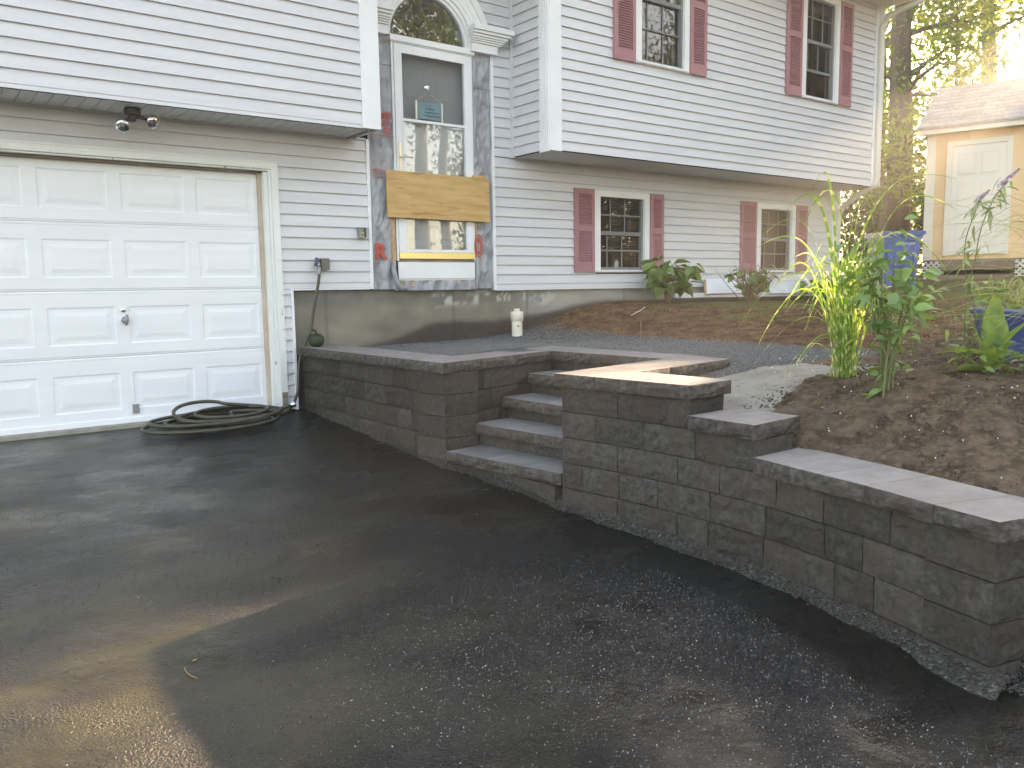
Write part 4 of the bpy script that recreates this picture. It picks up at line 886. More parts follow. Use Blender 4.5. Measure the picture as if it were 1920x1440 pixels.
hp+=coil(.30,-.27,.24,.15,-.2,-2*math.pi+.5,.525,.54,14,tilt=.06)
hp+=coil(.52,-.28,.30,.17,.5,-2*math.pi+1.2,.515,.51,14,tilt=.02)
hp+=[(.70,-.20,.53),(.84,-.24,.515),(.93,-.26,.50)]
mb=MB(); mb.tube(cat_(hp,7),.0145,8); part('hose_tube',mb,M_rubber,ho,smooth=True)
mb=MB(); mb.tube([(.93,-.26,.49),(1.0,-.28,.505),(1.035,-.285,.515)],[.013,.017,.014],9); part('nozzle_grip',mb,M_dkmetal,ho,smooth=True)
mb=MB(); mb.lathe([(.014,0),(.026,.014),(.030,.035),(.027,.044),(0,.040)],(1.03,-.285,.512),14,axis=(.85,-.3,.35)); part('nozzle_head',mb,M_chrome,ho,smooth=True)
mb=MB(); mb.tube(cat_([(1.437,-.09,1.715),(1.436,-.09,1.69),(1.433,-.09,1.645)],4),.018,10); part('hose_collar',mb,M_grey,ho,smooth=True)
# pvc clean-out pipe
pv=thing('cleanout_pipe',(3.60,-.2,.98),'dirty white capped plastic pipe standing in the gravel by the foundation','pipe')
mb=MB(); mb.lathe([(.057,-.06),(.057,.19)],(3.60,-.2,1.0),24); part('pipe',mb,M_pvc,pv,smooth=True)
mb=MB(); mb.lathe([(.058,.15),(.068,.155),(.069,.245),(.062,.252),(0,.252)],(3.60,-.2,1.0),24); part('collar',mb,M_pvc,pv,smooth=True)
mb=MB(); mb.box(3.578,3.622,-.222,-.178,1.25,1.283); part('plug',mb,M_pvc,pv)
mb=MB(); mb.lathe([(0,.003),(.009,.002),(.010,0)],(3.575,-.252,1.10),8,axis=(-.4,-.9,0)); part('hole',mb,M_dkmetal,pv)
mb=MB(); mb.tube([(3.757,-1.85,.95),(3.757,-1.85,1.12),(3.755,-1.85,1.195)],.006,6); solo('marker_stake',mb,M_twig,(3.757,-1.85,.98),'thin rusty stake standing in the gravel','stake')
# white trim boards and panels lying along the house
def slab(name,pts,th,m,loc,label,cat):
    a,b,c_,d_=[Vector(p) for p in pts]; nr=(b-a).cross(d_-a).normalized()*th; mb=MB(); mb.v=[tuple(p) for p in (a,b,c_,d_,a+nr,b+nr,c_+nr,d_+nr)]; mb.f=[(0,3,2,1),(4,5,6,7),(0,1,5,4),(1,2,6,5),(2,3,7,6),(3,0,4,7)]; mb.m=[0]*6
    return solo(name,mb,m,loc,label,cat)
slab('white_trim_board',[(6.15,-.10,1.345),(9.55,-.08,1.315),(9.55,-.08,1.375),(6.15,-.10,1.405)],.03,M_trim,(7.8,-.1,1.32),'long narrow white board lying on edge along the foundation','board')
slab('white_door_panel',[(6.72,-.13,1.37),(7.55,-.11,1.37),(7.62,-.03,1.56),(6.82,-.03,1.56)],.04,M_door,(7.1,-.1,1.37),'short white panel with raw wooden edge leaning on the foundation','panel')
slab('wooden_edge',[(6.70,-.15,1.37),(6.72,-.135,1.37),(6.82,-.03,1.565),(6.80,-.045,1.565)],.03,M_osb,(6.71,-.14,1.37),'raw wooden strip at the left end of the leaning white panel','board')
slab('white_marble_panel',[(8.02,-.15,1.36),(9.62,-.15,1.34),(9.62,-.045,1.515),(8.05,-.045,1.53)],.02,mat('smeared_white_panel',(.50,.52,.54),(.66,.67,.68),scale=5,rough=.35,coords='World'),(8.8,-.1,1.35),'long smeared white panel leaning under the right window','panel')
# leaf, twigs
def flatleaf(x,y,z,s,a): 
    mb=MB(); q=Matrix.Rotation(a,3,'Z'); 
    for p in ((-1,0,0),(-.3,.35,.15),(.5,.28,.05),(1.3,.05,.2),(.5,-.30,.1),(-.3,-.3,.05)): v=q@Vector(p)*s; mb.v.append((x+v.x,y+v.y,z+v.z))
    mb.f=[(0,1,5),(1,2,4,5),(2,3,4)]; mb.m=[0]*3; return mb
x,y=-.91,-4.10; solo('fallen_leaf',flatleaf(x,y,zd(y)+.005,.011,.4),M_dead,(x,y,zd(y)),'small yellow leaf on the wet driveway near the wall shadow','leaf')
mb=MB(); mb.tube([(-.955,-4.13,zd(-4.13)+.004),(-.960,-4.16,zd(-4.16)+.004),(-.955,-4.20,zd(-4.2)+.004),(-.94,-4.235,zd(-4.23)+.004)],.0012,5); solo('pale_twig',mb,M_dead,(-1.0,-4.1,zd(-4)),'thin pale curved twig on the driveway below the yellow leaf','twig')
solo('fallen_leaf',flatleaf(.62,-4.62,zd(-4.62)+.006,.009,1.1),M_dead,(.62,-4.62,zd(-4.6)),'tiny orange leaf on the sparkling wet driveway','leaf')
mb=MB(); mb.tube([(4.75,-.75,zy(4.75,-.75)+.01),(4.95,-.72,zy(4.95,-.72)+.03),(5.1,-.62,zy(5.1,-.62)+.02)],.005,5); solo('fallen_twig',mb,M_cream,(4.9,-.7,zy(4.9,-.7)),'pale twig lying on the brown dirt mound','twig')
P=[]
for i in range(140): x=random.uniform(1.9,6); y=random.uniform(-6,-.7); P.append((x,y))
P=[p for p in P if inside_walls(np.array([p[0]-.3]),np.array([p[1]]))[0][0] and not(p[0]<4.1 and p[1]>-4)]
mb=MB()
for x,y in P:
    l=flatleaf(x,y,zy(x,y)+.012,random.uniform(.008,.02),random.random()*6); mb.add(l.v,l.f)
solo('leaf_litter',mb,M_dead,(3,-5,.9),'scattered small dry leaves over dirt and planting bed','leaf litter',kind='stuff')
# ---------------------------------------------------------------- shed, bin
shed=thing('garden_shed',(12.9,-1,1.6),'tan wooden garden shed with white door and shingle roof at the right','shed')
o0=Vector((12.518,-.053,0)); T=Vector((.30,-.954,0)).normalized(); Nn=Vector((T.y,-T.x,0)) # outward (-x)
def sp(s,d_,z): p=o0+T*s-Nn*d_; return (p.x,p.y,z)      # d = depth behind the front
def sbox(name,s0,s1,d0,d1,z0,z1,m,par=shed,**k):
    mb=MB(); mb.v=[sp(a,b,c_) for c_ in (z0,z1) for a,b in ((s0,d0),(s1,d0),(s1,d1),(s0,d1))]; mb.f=[(0,3,2,1),(4,5,6,7),(0,1,5,4),(1,2,6,5),(2,3,7,6),(3,0,4,7)]; mb.m=[0]*6; return part(name,mb,m,par,**k)
for k in range(10):
    s0=.0+k*.305; s1=s0+.300
    if s0<1.18 and s1>.36:
        sbox('wall_panel',s0,s1,0,.02,3.73,3.95,M_shed); 
        if s0<.36: sbox('wall_panel',s0,.36,0,.02,1.86,3.73,M_shed)
        if s1>1.18: sbox('wall_panel',1.18,s1,0,.02,1.86,3.73,M_shed)
    else: sbox('wall_panel',s0,s1,0,.02,1.86,3.95,M_shed)
sbox('shed_body',.01,3.0,.021,2.4,1.85,3.95,M_shed)
sbox('corner_board',-.01,.13,-.03,-.001,1.86,3.93,M_shtrim)
mb=MB()
sbox('eave_fascia',-.12,3.2,-.20,-.16,3.93,4.04,M_shtrim); sbox('eave_board',-.12,3.2,-.16,.02,3.94,3.96,M_shtrim)
mb=MB(); rz=4.92; rd=1.2
mb.v=[sp(-.14,-.22,4.04),sp(3.2,-.22,4.04),sp(3.2,rd,rz),sp(-.02,rd,rz),sp(-.14,2.6,4.04),sp(3.2,2.6,4.04),sp(-.14,-.22,4.0),sp(3.2,-.22,4.0)]; mb.f=[(0,1,2,3),(3,2,5,4),(6,7,1,0),(0,3,4)]; mb.m=[0]*4
rf=part('roof',mb,M_shing,shed)
for r in range(11):
    t=r/11; t2=(r+1.1)/11
    for c_ in range(11):
        s0=-.14+c_*.31+(.15 if r%2 else 0); s1=s0+.302
        if s1>3.1: continue
        def rp(s,t,o_): d_=-.22+(rd+.22)*t; z=4.04+(rz-4.04)*t+o_; return sp(s,d_,z)
        mb=MB(); mb.v=[rp(s0,t,.012),rp(s1,t,.012),rp(s1,t2,.004),rp(s0,t2,.004),rp(s0,t,.002),rp(s1,t,.002)]; mb.f=[(0,1,2,3),(4,5,1,0)]; mb.m=[0,0]
        part('shingle',mb,M_shing,rf)
M_pmould=mat('shed_door_moulding',(.74,.66,.56),rough=.5)
sd_=link('door',None,shed,sp(.77,0,2.8))
sbox('door_casing',.30,.385,-.035,-.002,1.93,3.80,M_shtrim,shed); sbox('door_casing',1.165,1.25,-.035,-.002,1.93,3.80,M_shtrim,shed); sbox('door_casing',.385,1.165,-.035,-.002,3.72,3.80,M_shtrim,shed)
sbox('door_leaf',.387,1.163,-.02,.018,1.94,3.715,M_shdoor,sd_)
for zz,hh in ((2.05,.42),(2.60,.50),(3.24,.35)):
    for s0 in (.47,.81): (sbox('panel_moulding',s0,s0+.26,-.026,-.021,zz,zz+.012,M_pmould,sd_),sbox('panel_moulding',s0,s0+.26,-.026,-.021,zz+hh-.012,zz+hh,M_pmould,sd_),sbox('panel_moulding',s0,s0+.012,-.0255,-.021,zz+.013,zz+hh-.013,M_pmould,sd_),sbox('panel_moulding',s0+.248,s0+.26,-.0255,-.021,zz+.013,zz+hh-.013,M_pmould,sd_),sbox('raised_panel',s0+.03,s0+.23,-.030,-.021,zz+.03,zz+hh-.03,M_shdoor,sd_))
for zz in (2.72,2.87):
    mb=MB(); c_=sp(1.09,-.03,zz); mb.lathe([(0,.05),(.028,.04),(.03,.02),(.012,.01),(.02,0)],c_,12,axis=Nn); part('knob',mb,M_gold,sd_,smooth=True)
sbox('timber_step',.32,1.35,-.32,-.02,1.68,1.84,M_deck,shed); sbox('skid_beam',.1,3.1,-.0,.1,1.74,1.86,M_deck,shed); sbox('timber_step',.30,1.37,-.55,-.26,1.50,1.60,M_deck,shed)
sbox('dark_backing',.0,3.0,.06,.08,1.35,1.85,M_room)  # dark sheet added behind the lattice to stand in for shade
lt=link('lattice_skirt',None,shed,sp(.2,0,1.7))
for (sa,sb_) in ((.02,.32),(1.36,2.9)):
    for dirn in (1,-1):
        s=sa-.4
        while s<sb_+.4:
            a0,a1=s,s+.36*dirn; 
            lo,hi=(a0,a1); z0,z1=1.47,1.83
            pts=[]
            for t in (0,1): pts.append((a0+(a1-a0)*t,z0+(z1-z0)*t))
            (pa,za),(pb,zb)=pts
            # clip
            def cl_(p,q):
                (x0,y0),(x1,y1)=p,q
                if x0>x1: (x0,y0),(x1,y1)=(x1,y1),(x0,y0)
                if x1<=sa or x0>=sb_: return None
                f=lambda x:y0+(y1-y0)*(x-x0)/(x1-x0)
                xa,xb=max(x0,sa),min(x1,sb_); return (xa,f(xa)),(xb,f(xb))
            r=cl_((pa,za),(pb,zb))
            if r and r[1][0]-r[0][0]>.01:
                (x0,y0),(x1,y1)=r; h=.014; off=-.012 if dirn>0 else -.004
                mb=MB(); mb.v=[sp(x0-h*.7,off,y0+h*.7*dirn*(1)),sp(x0+h*.7,off,y0-h*.7*dirn),sp(x1+h*.7,off,y1-h*.7*dirn),sp(x1-h*.7,off,y1+h*.7*dirn)]
                mb.v+=[sp(x0-h*.7,off+.006,y0+h*.7*dirn),sp(x0+h*.7,off+.006,y0-h*.7*dirn),sp(x1+h*.7,off+.006,y1-h*.7*dirn),sp(x1-h*.7,off+.006,y1+h*.7*dirn)]
                mb.f=[(0,1,2,3),(7,6,5,4),(0,4,5,1),(1,5,6,2),(2,6,7,3),(3,7,4,0)]; mb.m=[0]*6
                part('lattice_slat',mb,M_lat,lt)
            s+=.085
bn=thing('recycling_bin',(11.25,-.15,1.35),'blue wheeled recycling bin standing left of the tan shed','bin')
A=Vector((11.02,-.14,0)); Bd=Vector((.775,-.63,0)).normalized(); Bn=Vector((-.63,-.775,0)); 
def bp_(s,d_,z): p=A+Bd*s-Bn*d_; return (p.x,p.y,z)
def bpr(name,s0,s1,z0,z1,ins,d0,d1,m,par=bn):
    mb=MB(); mb.v=[bp_(s0+ins,d0+ins*.6,z0),bp_(s1-ins,d0+ins*.6,z0),bp_(s1-ins,d1-ins*.6,z0),bp_(s0+ins,d1-ins*.6,z0),bp_(s0,d0,z1),bp_(s1,d0,z1),bp_(s1,d1,z1),bp_(s0,d1,z1)]; mb.f=[(0,3,2,1),(4,5,6,7),(0,1,5,4),(1,2,6,5),(2,3,7,6),(3,0,4,7)]; mb.m=[0]*6; return part(name,mb,m,par)
bpr('body',.02,.60,1.33,2.18,.06,.0,.62,M_blue); bpr('rim',-.0,.62,2.16,2.24,.005,-.03,.65,M_blue); bpr('lid',-.02,.645,2.24,2.30,-.0,-.06,.70,M_blue); bpr('front_rib',.10,.46,1.75,1.98,.01,-.018,-.002,M_blue); bpr('front_rib',.08,.12,1.40,2.1,.0,-.02,.0,M_blue); bpr('front_rib',.50,.54,1.40,2.1,.0,-.02,.0,M_blue)
q=Quaternion((0,0,1),math.atan2(Bd.y,Bd.x))@Quaternion((1,0,0),math.pi/2)
for s,x,z,sz in (('WELCOME',.26,2.085,.052),):
    cu=bpy.data.curves.new('t','FONT'); cu.body=s; cu.size=sz; cu.extrude=.001; t=bpy.data.objects.new('t',cu); COL.objects.link(t); bpy.context.view_layer.update(); me=bpy.data.meshes.new_from_object(t); bpy.data.objects.remove(t); me.materials.clear(); me.materials.append(M_white); link('lettering',me,bn,bp_(x,-.004,z),q)
mb=MB(); mb.lathe([(0,.002),(.055,.002),(.056,0)],bp_(.31,-.02,1.90),20,axis=Bn); part('round_emblem',mb,M_white,bn)
for s in (.06,.52):
    mb=MB(); mb.lathe([(0,-.03),(.1,-.03),(.1,.03),(0,.03)],bp_(s,.58,1.44),16,axis=Bd); part('wheel',mb,M_dkmetal,bn)

og=thing('window_ornament',(5.31,.075,1.70),'small grey figurine standing inside the left lower window','figurine')
mb=MB(); mb.lathe([(.0,0),(.05,0),(.055,.03),(.045,.06),(.05,.085),(.035,.11),(0,.12)],(5.31,.078,1.70),12); part('figure_body',mb,M_grey,og,smooth=True)
for sx in (-.028,.028):
    mb=MB(); mb.lathe([(.018,0),(.010,.02),(0,.035)],(5.31+sx,.078,1.80),8); part('figure_ear',mb,M_grey,og,smooth=True)
# ---------------------------------------------------------------- plants
def leafmesh(name,L_,Wd,m,fold=.12,curl=.25,n=5,tip=.75):
    mb=MB()
    for i in range(n+1):
        t=i/n; w=Wd/2*math.sin(math.pi*min(1,t**tip))**.8 if 0<t<1 else .0015
        x=L_*t; z=-curl*L_*t*t
        mb.v+=[(x,-w,z+fold*w*2),(x,0,z),(x,w,z+fold*w*2)]
    for i in range(n):
        for k in range(2): a=i*3+k; mb.f.append((a,a+3,a+4,a+1)); mb.m.append(0)
    return mb.mesh(name,m,True)
def dirq(az,el,roll=0): return Quaternion((0,0,1),az)@Quaternion((0,1,0),-el)@Quaternion((1,0,0),roll)
def leafy(root,stems,meshes,n,lname='leaf',el=(-.6,.4),s=(.7,1.15),t0=.25,spread=.03,outward=True,c=None):
    c=c or wl(root)
    for i in range(n):
        st=random.choice(stems); t=random.uniform(t0,1); k=t*(len(st)-1); j=min(int(k),len(st)-2); p=Vector(st[j]).lerp(Vector(st[j+1]),k-j)
        p+=Vector((random.gauss(0,spread),random.gauss(0,spread),random.gauss(0,spread)))
        d_=p-c; az=math.atan2(d_.y,d_.x)+random.gauss(0,.9) if outward else random.uniform(0,6.28)
        link(lname,random.choice(meshes),root,p,dirq(az,random.uniform(*el),random.gauss(0,.4)),scale=(random.uniform(*s),)*3)
def stemset(x,y,z,n,h,r,lean=0,wob=.02,rad=.004,az0=None):
    out=[]
    for i in range(n):
        a=random.uniform(0,6.28) if az0 is None else az0+random.gauss(0,.5); rr=r*random.uniform(.2,1); hh=h*random.uniform(.65,1)
        out.append([(x+random.gauss(0,.025),y+random.gauss(0,.025),z-.03)]+[(x+rr*math.cos(a)*t**1.3+random.gauss(0,wob),y+rr*math.sin(a)*t**1.3+random.gauss(0,wob),z+hh*t) for t in (.3,.6,.85,1)])
    return out
# hydrangeas
HM=[leafmesh('hydrangea_leaf',.16,.105,M_hyd,curl=.35),leafmesh('hydrangea_leaf',.13,.085,M_hyd,curl=.2)]
def hydrangea(x,y,label,n,h,r,m=HM,nl=46,s=(.7,1.1)):
    z=zy(x,y); t=thing('hydrangea',(x,y,z),label,'shrub','shrubs along the house front')
    st=stemset(x,y,z,n,h,r)
    for a in st: mb=MB(); mb.tube(a,[.006,.005,.004,.003,.003],6); part('stem',mb,M_twig,t)
    leafy(t,st,m,nl,el=(-.75,.35),s=s,t0=.35,spread=.035); return t
hydrangea(5.75,-.38,'bright green hydrangea in front of the left lower window',12,.50,.34,nl=120,s=(.95,1.4))
hydrangea(8.85,-.42,'dark green hydrangea at the right end of the house front',9,.38,.36,nl=56,s=(.85,1.2))
# bare twig shrub
x,y=7.05,-.62; z=zy(x,y); tb=thing('bare_shrub',(x,y,z),'twiggy shrub of brown stems with few green leaves between the hydrangeas','shrub','shrubs along the house front')
st=stemset(x,y,z,54,.50,.40,wob=.025)+[[(x-.1,y,z),(x-.22,y,z+.35),(x-.22,y,z+.65),(x-.25,y,z+.82)],[(x,y,z),(x+.03,y,z+.4),(x+.05,y,z+.62)],[(x-.2,y,z),(x-.5,y,z+.22),(x-.75,y,z+.42)]]
for a in st:
    mb=MB(); mb.tube(a,[.006]*(len(a)-2)+[.004,.002],5); part('twig',mb,M_twig,tb)
leafy(tb,st[:54],HM,60,el=(-.9,.2),s=(.65,1.0),t0=.3,spread=.03)
# zebra grass
zx,zy_=2.62,-4.54; z=zy(zx,zy_); zg=thing('zebra_grass',(zx,zy_,z),'tall sunlit ornamental grass with banded arching blades','grass clump')
def blade(par,p0,az,R,H,drop,wd,m,name='blade',n=14,twist=0.,sm=True,bend=.15):
    P0=Vector(p0); o_=Vector((math.cos(az),math.sin(az),0)); P1=P0+o_*R*bend+Vector((0,0,H*1.25)); P2=P0+o_*R+Vector((0,0,H*drop))
    P15=P0+o_*R*.55+Vector((0,0,H*1.2))
    mb=MB(); tw0=random.uniform(-.5,.5)
    for i in range(n+1):
        t=i/n; a=(1-t); p=P0*a**3+P1*3*a*a*t+P15*3*a*t*t+P2*t**3
        tg=((P1-P0)*3*a*a+(P15-P1)*6*a*t+(P2-P15)*3*t*t).normalized(); side=Vector((-math.sin(az),math.cos(az),0)); sn=tg.cross(side).normalized()
        aa=tw0+twist*t; s_=side*math.cos(aa)+sn*math.sin(aa); w=wd*(.55+.45*min(1,t*4))*(1-t**3)**.8+.0004
        up_=tg.cross(s_).normalized()*w*.25
        mb.v+=[tuple(p-s_*w+up_),tuple(p),tuple(p+s_*w+up_)]
    for i in range(n):
        for k in range(2): a=i*3+k; mb.f.append((a,a+3,a+4,a+1)); mb.m.append(0)
    return part(name,mb,m,par,smooth=True)
rd=random.Random(5)
# image-plane left is roughly -right vector: azimuth of camera-right in plan
ar_=math.atan2(right.y,right.x)
for i in range(84):
    a=rd.uniform(0,2*math.pi); R=abs(rd.gauss(.24,.12))+.04; H=rd.uniform(.42,.84)*(1-.3*min(1,R)); b0=(zx+rd.gauss(0,.028),zy_+rd.gauss(0,.028),z-.03)
    blade(zg,b0,a,R,H,rd.uniform(.45,1.05),rd.uniform(.0035,.0075),M_blade,twist=rd.gauss(0,.8),bend=rd.uniform(.18,.42))
for (da,R,H,dr,wd) in ((math.pi,.62,.62,.50,.006),(math.pi+.2,.50,.84,.95,.008),(math.pi-.2,.60,.40,.15,.006),(math.pi+.1,.42,.30,.05,.006),(math.pi-.1,.50,.75,1.0,.008),(math.pi+.3,.40,.95,.98,.008),(math.pi-.3,.48,.55,.35,.007),(math.pi,.36,.24,.0,.005),(math.pi+.15,.38,.28,.12,.005),
    (.1,.72,1.00,1.14,.009),(-.1,.55,.92,1.02,.011),(.2,.42,.75,.95,.011),(.0,.58,.80,.80,.008),(.3,.25,.95,1.0,.008),(-.2,.15,.98,.80,.007),(2.6,.30,1.02,.85,.008),(3.5,.22,1.05,1.0,.008),(.15,.50,.50,.9,.007)):
    b0=(zx+rd.gauss(0,.03),zy_+rd.gauss(0,.03),z-.03); blade(zg,b0,ar_+da,R,H,dr,wd,M_blade,n=18,twist=rd.gauss(0,.7),bend=.30 if dr<.6 else .2)
# leafy shrub beside it
VM=[leafmesh('shrub_leaf',.08,.048,M_vine,curl=.3),leafmesh('shrub_leaf',.05,.03,M_vine,curl=.1)]
x,y=2.36,-4.92; z=zy(x,y); vb=thing('leafy_shrub',(x,y,z),'leafy green shrub with small leaves right beside the tall grass','shrub')
st=stemset(x,y,z,12,.82,.22,wob=.02)
for a in st: mb=MB(); mb.tube(a,[.006,.005,.004,.003,.002],6); part('stem',mb,M_stem,vb)
leafy(vb,st,VM,200,el=(-.9,.5),t0=.45,spread=.055); leafy(vb,st,VM,90,el=(-.9,.5),t0=.1,spread=.04)
leafy(vb,st,VM,30,el=(-.9,.3),t0=.0,spread=.06,s=(.9,1.3))
mb=MB(); mb.tube(cat_([(x+.02,y-.03,z+.60),(x-.03,y-.06,z+.5),(x-.02,y-.05,z+.40),(x+.02,y-.05,z+.30),(x+.03,y-.05,z+.24)],5),.003,5); part('tendril',mb,M_thin,vb)
# butterfly bush
BMm=[leafmesh('bush_leaf',.11,.022,M_bud,curl=.4),leafmesh('bush_leaf',.08,.018,M_bud,curl=.25)]
x,y=3.55,-4.78; z=zy(x,y); bb=thing('butterfly_bush',(x,y,z),'thin butterfly bush with two purple flower spikes before the shed','shrub')
rt=Vector((right.x,right.y,0))
def rel(a,h,d_=0): p=Vector((x,y,z))+rt*a+Vector((0,0,h))+Vector((-rt.y,rt.x,0))*d_; return tuple(p)
st=[[rel(0,-.02),rel(-.01,.35),rel(.03,.62),rel(.06,.82),rel(.12,.98),rel(.20,1.10)],[rel(.02,-.02),rel(.05,.30),rel(-.02,.55),rel(-.03,.75),rel(.02,.92),rel(.04,1.0)],[rel(.01,0),rel(.10,.3),rel(.16,.45)],[rel(-.1,0),rel(-.14,.2),rel(-.22,.33)],[rel(-.06,0),rel(-.08,.25),rel(-.12,.40)]]
for a in st: mb=MB(); mb.tube(cat_(a,4),.0035,6); part('stem',mb,M_stem,bb)
leafy(bb,st[:2],BMm,60,el=(-1.0,.3),t0=.18,spread=.02,outward=False); leafy(bb,st[2:],BMm,12,el=(-.8,.3),t0=.3,spread=.02,outward=False)
for c_,ax_,ln in ((rel(.16,1.07),Vector(rel(.26,1.16))-Vector(rel(.16,1.07)),.15),(rel(.02,.98),Vector(rel(.09,1.04))-Vector(rel(.02,.98)),.10)):
    A=Vector(ax_).normalized(); mb=MB()
    for k in range(230):
        t=random.random(); p=Vector(c_)+A*ln*t; rr=.020*(1-t*.75); v=Vector((random.gauss(0,1),random.gauss(0,1),random.gauss(0,1))).normalized(); p=p+v*rr; s=.005
        a=v.cross(A).normalized()*s; b=v.cross(a).normalized()*s; mb.add([p+a,p+b,p-a,p-b],[(0,1,2,3)])
    part('flower_spike',mb,M_purple,bb)
# broad leaf plant, blue tub, tan pot
BL=[leafmesh('broad_leaf',.40,.15,M_big,fold=.10,curl=.12,n=8),leafmesh('broad_leaf',.30,.10,M_big,fold=.12,curl=.2,n=7)]
x,y=3.05,-5.12; z=zy(x,y); bl=thing('broad_leaf_plant',(x,y,z),'low plant with large upright bright green leaves before the blue tub','plant')
for (da,el,s,k,h) in ((.35,1.35,.85,0,.12),(-.5,1.0,.8,0,.05),(.9,.7,.8,0,.03),(.2,1.1,.75,0,.02),(3.2,.25,1.0,1,.10),(3.0,.12,.85,1,.02),(1.2,1.2,.8,1,.05),(4.2,.9,.7,1,.02),(5.2,.6,.8,1,.02),(2.3,.8,.7,1,.0),(.0,.8,.7,1,.0)):
    q=dirq(ar_+da,el,1.2 if el>1 else .2); link('broad_leaf',BL[k],bl,(x+random.gauss(0,.02),y+random.gauss(0,.02),z+h),q,scale=(s,s,s))
GM=[leafmesh('small_leaf',.07,.03,M_hyd,curl=.3)]
leafy(bl,stemset(x,y,z,8,.16,.22),GM,110,el=(-.3,.9),t0=0,spread=.04)
x,y=3.98,-4.93; z=zy(x,y); tub=thing('blue_tub',(x,y,z),'round blue plastic tub full of plants at the right edge','tub')
mb=MB(); mb.lathe([(.21,0),(.28,.30),(.30,.31),(.30,.33),(.275,.33),(.265,.28),(0,.28)],(x,y,z-.02),28); part('tub_shell',mb,M_blue,tub,smooth=True)
tp=thing('tub_plants',(x,y,z+.28),'yellow green leafy plants growing in the blue tub','plant')
st=stemset(x,y,z+.28,12,.16,.28,wob=.02); leafy(tp,st,[leafmesh('wide_leaf',.12,.08,M_big,curl=.2),VM[0]],60,el=(-.4,.5),t0=.1,spread=.04)
for k in range(26): blade(tp,(x+random.gauss(0,.10),y+random.gauss(0,.1),z+.26),random.uniform(0,6.28),random.uniform(.15,.35),random.uniform(.12,.28),random.uniform(.2,1),.004,M_thin)
mb=MB(); 
for k in range(7): a=k*.9; mb.add([(x-.17,y-.2,z+.40),(x-.17+.035*math.cos(a),y-.2+.02*math.sin(a),z+.40+.03*math.sin(a)+.01),(x-.17+.05*math.cos(a+.35),y-.2,z+.40+.05*math.sin(a+.35)+.01),(x-.17+.035*math.cos(a+.7),y-.2,z+.40+.03*math.sin(a+.7)+.01)],[(0,1,2,3)])
part('orange_flower',mb,mat('orange_flower',(.75,.33,.03),rough=.6),tp)
x,y=2.60,-5.66; z=zy(x,y); pt=thing('tan_pot',(x,y,z),'tan clay pot at the right edge beside the planting bed','pot')
mb=MB(); mb.lathe([(0,0),(.10,0),(.135,.14),(.15,.20),(.16,.20),(.16,.235),(.145,.235),(.135,.19),(0,.18)],(x,y,z-.02),26); part('pot_shell',mb,M_terra,pt,smooth=True)
# fine grass arching in from the right
x,y=3.55,-5.55; z=zy(x,y); fg=thing('fine_grass',(x,y,z),'fine pale grass whose long thin blades arch in from the right','grass clump')
rd=random.Random(9)
for i in range(130):
    a=ar_+math.pi+rd.gauss(0,.6); blade(fg,(x+rd.gauss(0,.05),y+rd.gauss(0,.05),z-.02),a,rd.uniform(.5,1.35),rd.uniform(.30,.95),rd.uniform(.5,1.15),rd.uniform(.0018,.0034),M_thin,n=14,bend=.3)
for k,(x,y,n_) in enumerate(((3.9,-4.3,26),(4.6,-4.4,26),(4.2,-4.5,18))):
    z=zy(x,y); wd_=thing('weed_clump',(x,y,z),['wispy green weed clump behind the butterfly bush','wispy weed clump nearest the brown lawn','low weed clump between the two wispy ones'][k],'weeds','weeds behind the planting bed')
    st=stemset(x,y,z,7,.30,.22); 
    for a in st: mb=MB(); mb.tube(a,.0022,5); part('stem',mb,M_stem,wd_)
    leafy(wd_,st,[BMm[1],GM[0]],n_,el=(-.6,.6),t0=.15,spread=.03,s=(.6,1))
# short lawn blades, one object
mb=MB(); pts=scat(9000,5.0,12.4,-3.6,-.6,lambda x,y:fbm(x,y,1.6,1)>.42)
V=[];F=[]
for p in pts:
    a=random.random()*6.28; h=random.uniform(.012,.04); w=.003; dx,dy=math.cos(a)*w,math.sin(a)*w; lx,ly=random.gauss(0,.012),random.gauss(0,.012); b=len(V)
    V+=[(p[0]-dx,p[1]-dy,p[2]),(p[0]+dx,p[1]+dy,p[2]),(p[0]+lx,p[1]+ly,p[2]+h)]; F.append((b,b+1,b+2))
me=bpy.data.meshes.new('lawn_blades'); me.from_pydata(V,[],F); me.materials.append(M_leafA); me.update(); link('lawn_blades',me,kind='stuff',label='short sparse grass blades on the lawn beyond the dirt mound',cat='grass')
# ---------------------------------------------------------------- trees
def leafcloud(centers,per,sig,size,rs,skip=None,zmin=None):
    C_=np.repeat(np.array(centers),per,0); n=len(C_); P=C_+rs.normal(size=(n,3))*np.array(sig)
    if skip is not None: k=skip(P); P=P[k]
    n=len(P); s=rs.uniform(.6,1.25,n)*size
    a=rs.normal(size=(n,3)); a/=np.linalg.norm(a,axis=1)[:,None]; b=np.cross(a,rs.normal(size=(n,3))); b/=np.linalg.norm(b,axis=1)[:,None]
    a*=s[:,None]; b*=(s*.45)[:,None]
    nn=np.cross(a,b); nn/=np.linalg.norm(nn,axis=1)[:,None]; nn*=(s*.18)[:,None]
    V=np.stack([P-a,P-a*.1+b+nn,P+a,P-a*.1-b+nn],1).reshape(-1,3); return V
def crown(par,name,V,m,kind=None):
    b=wl(par); V=V-np.array(b)
    F=np.arange(len(V)).reshape(-1,4)
    me=bpy.data.meshes.new(name); me.from_pydata(V.tolist(),[],F.tolist()); me.materials.append(m); me.update()
    return link(name,me,par,b,kind=kind)
SD=np.array(sd)
def eastmask(P):
    k=sunskip(P); az=np.degrees(np.arctan2(P[:,0]+1.7,P[:,1]+7.1)); return k&((az>69.5))
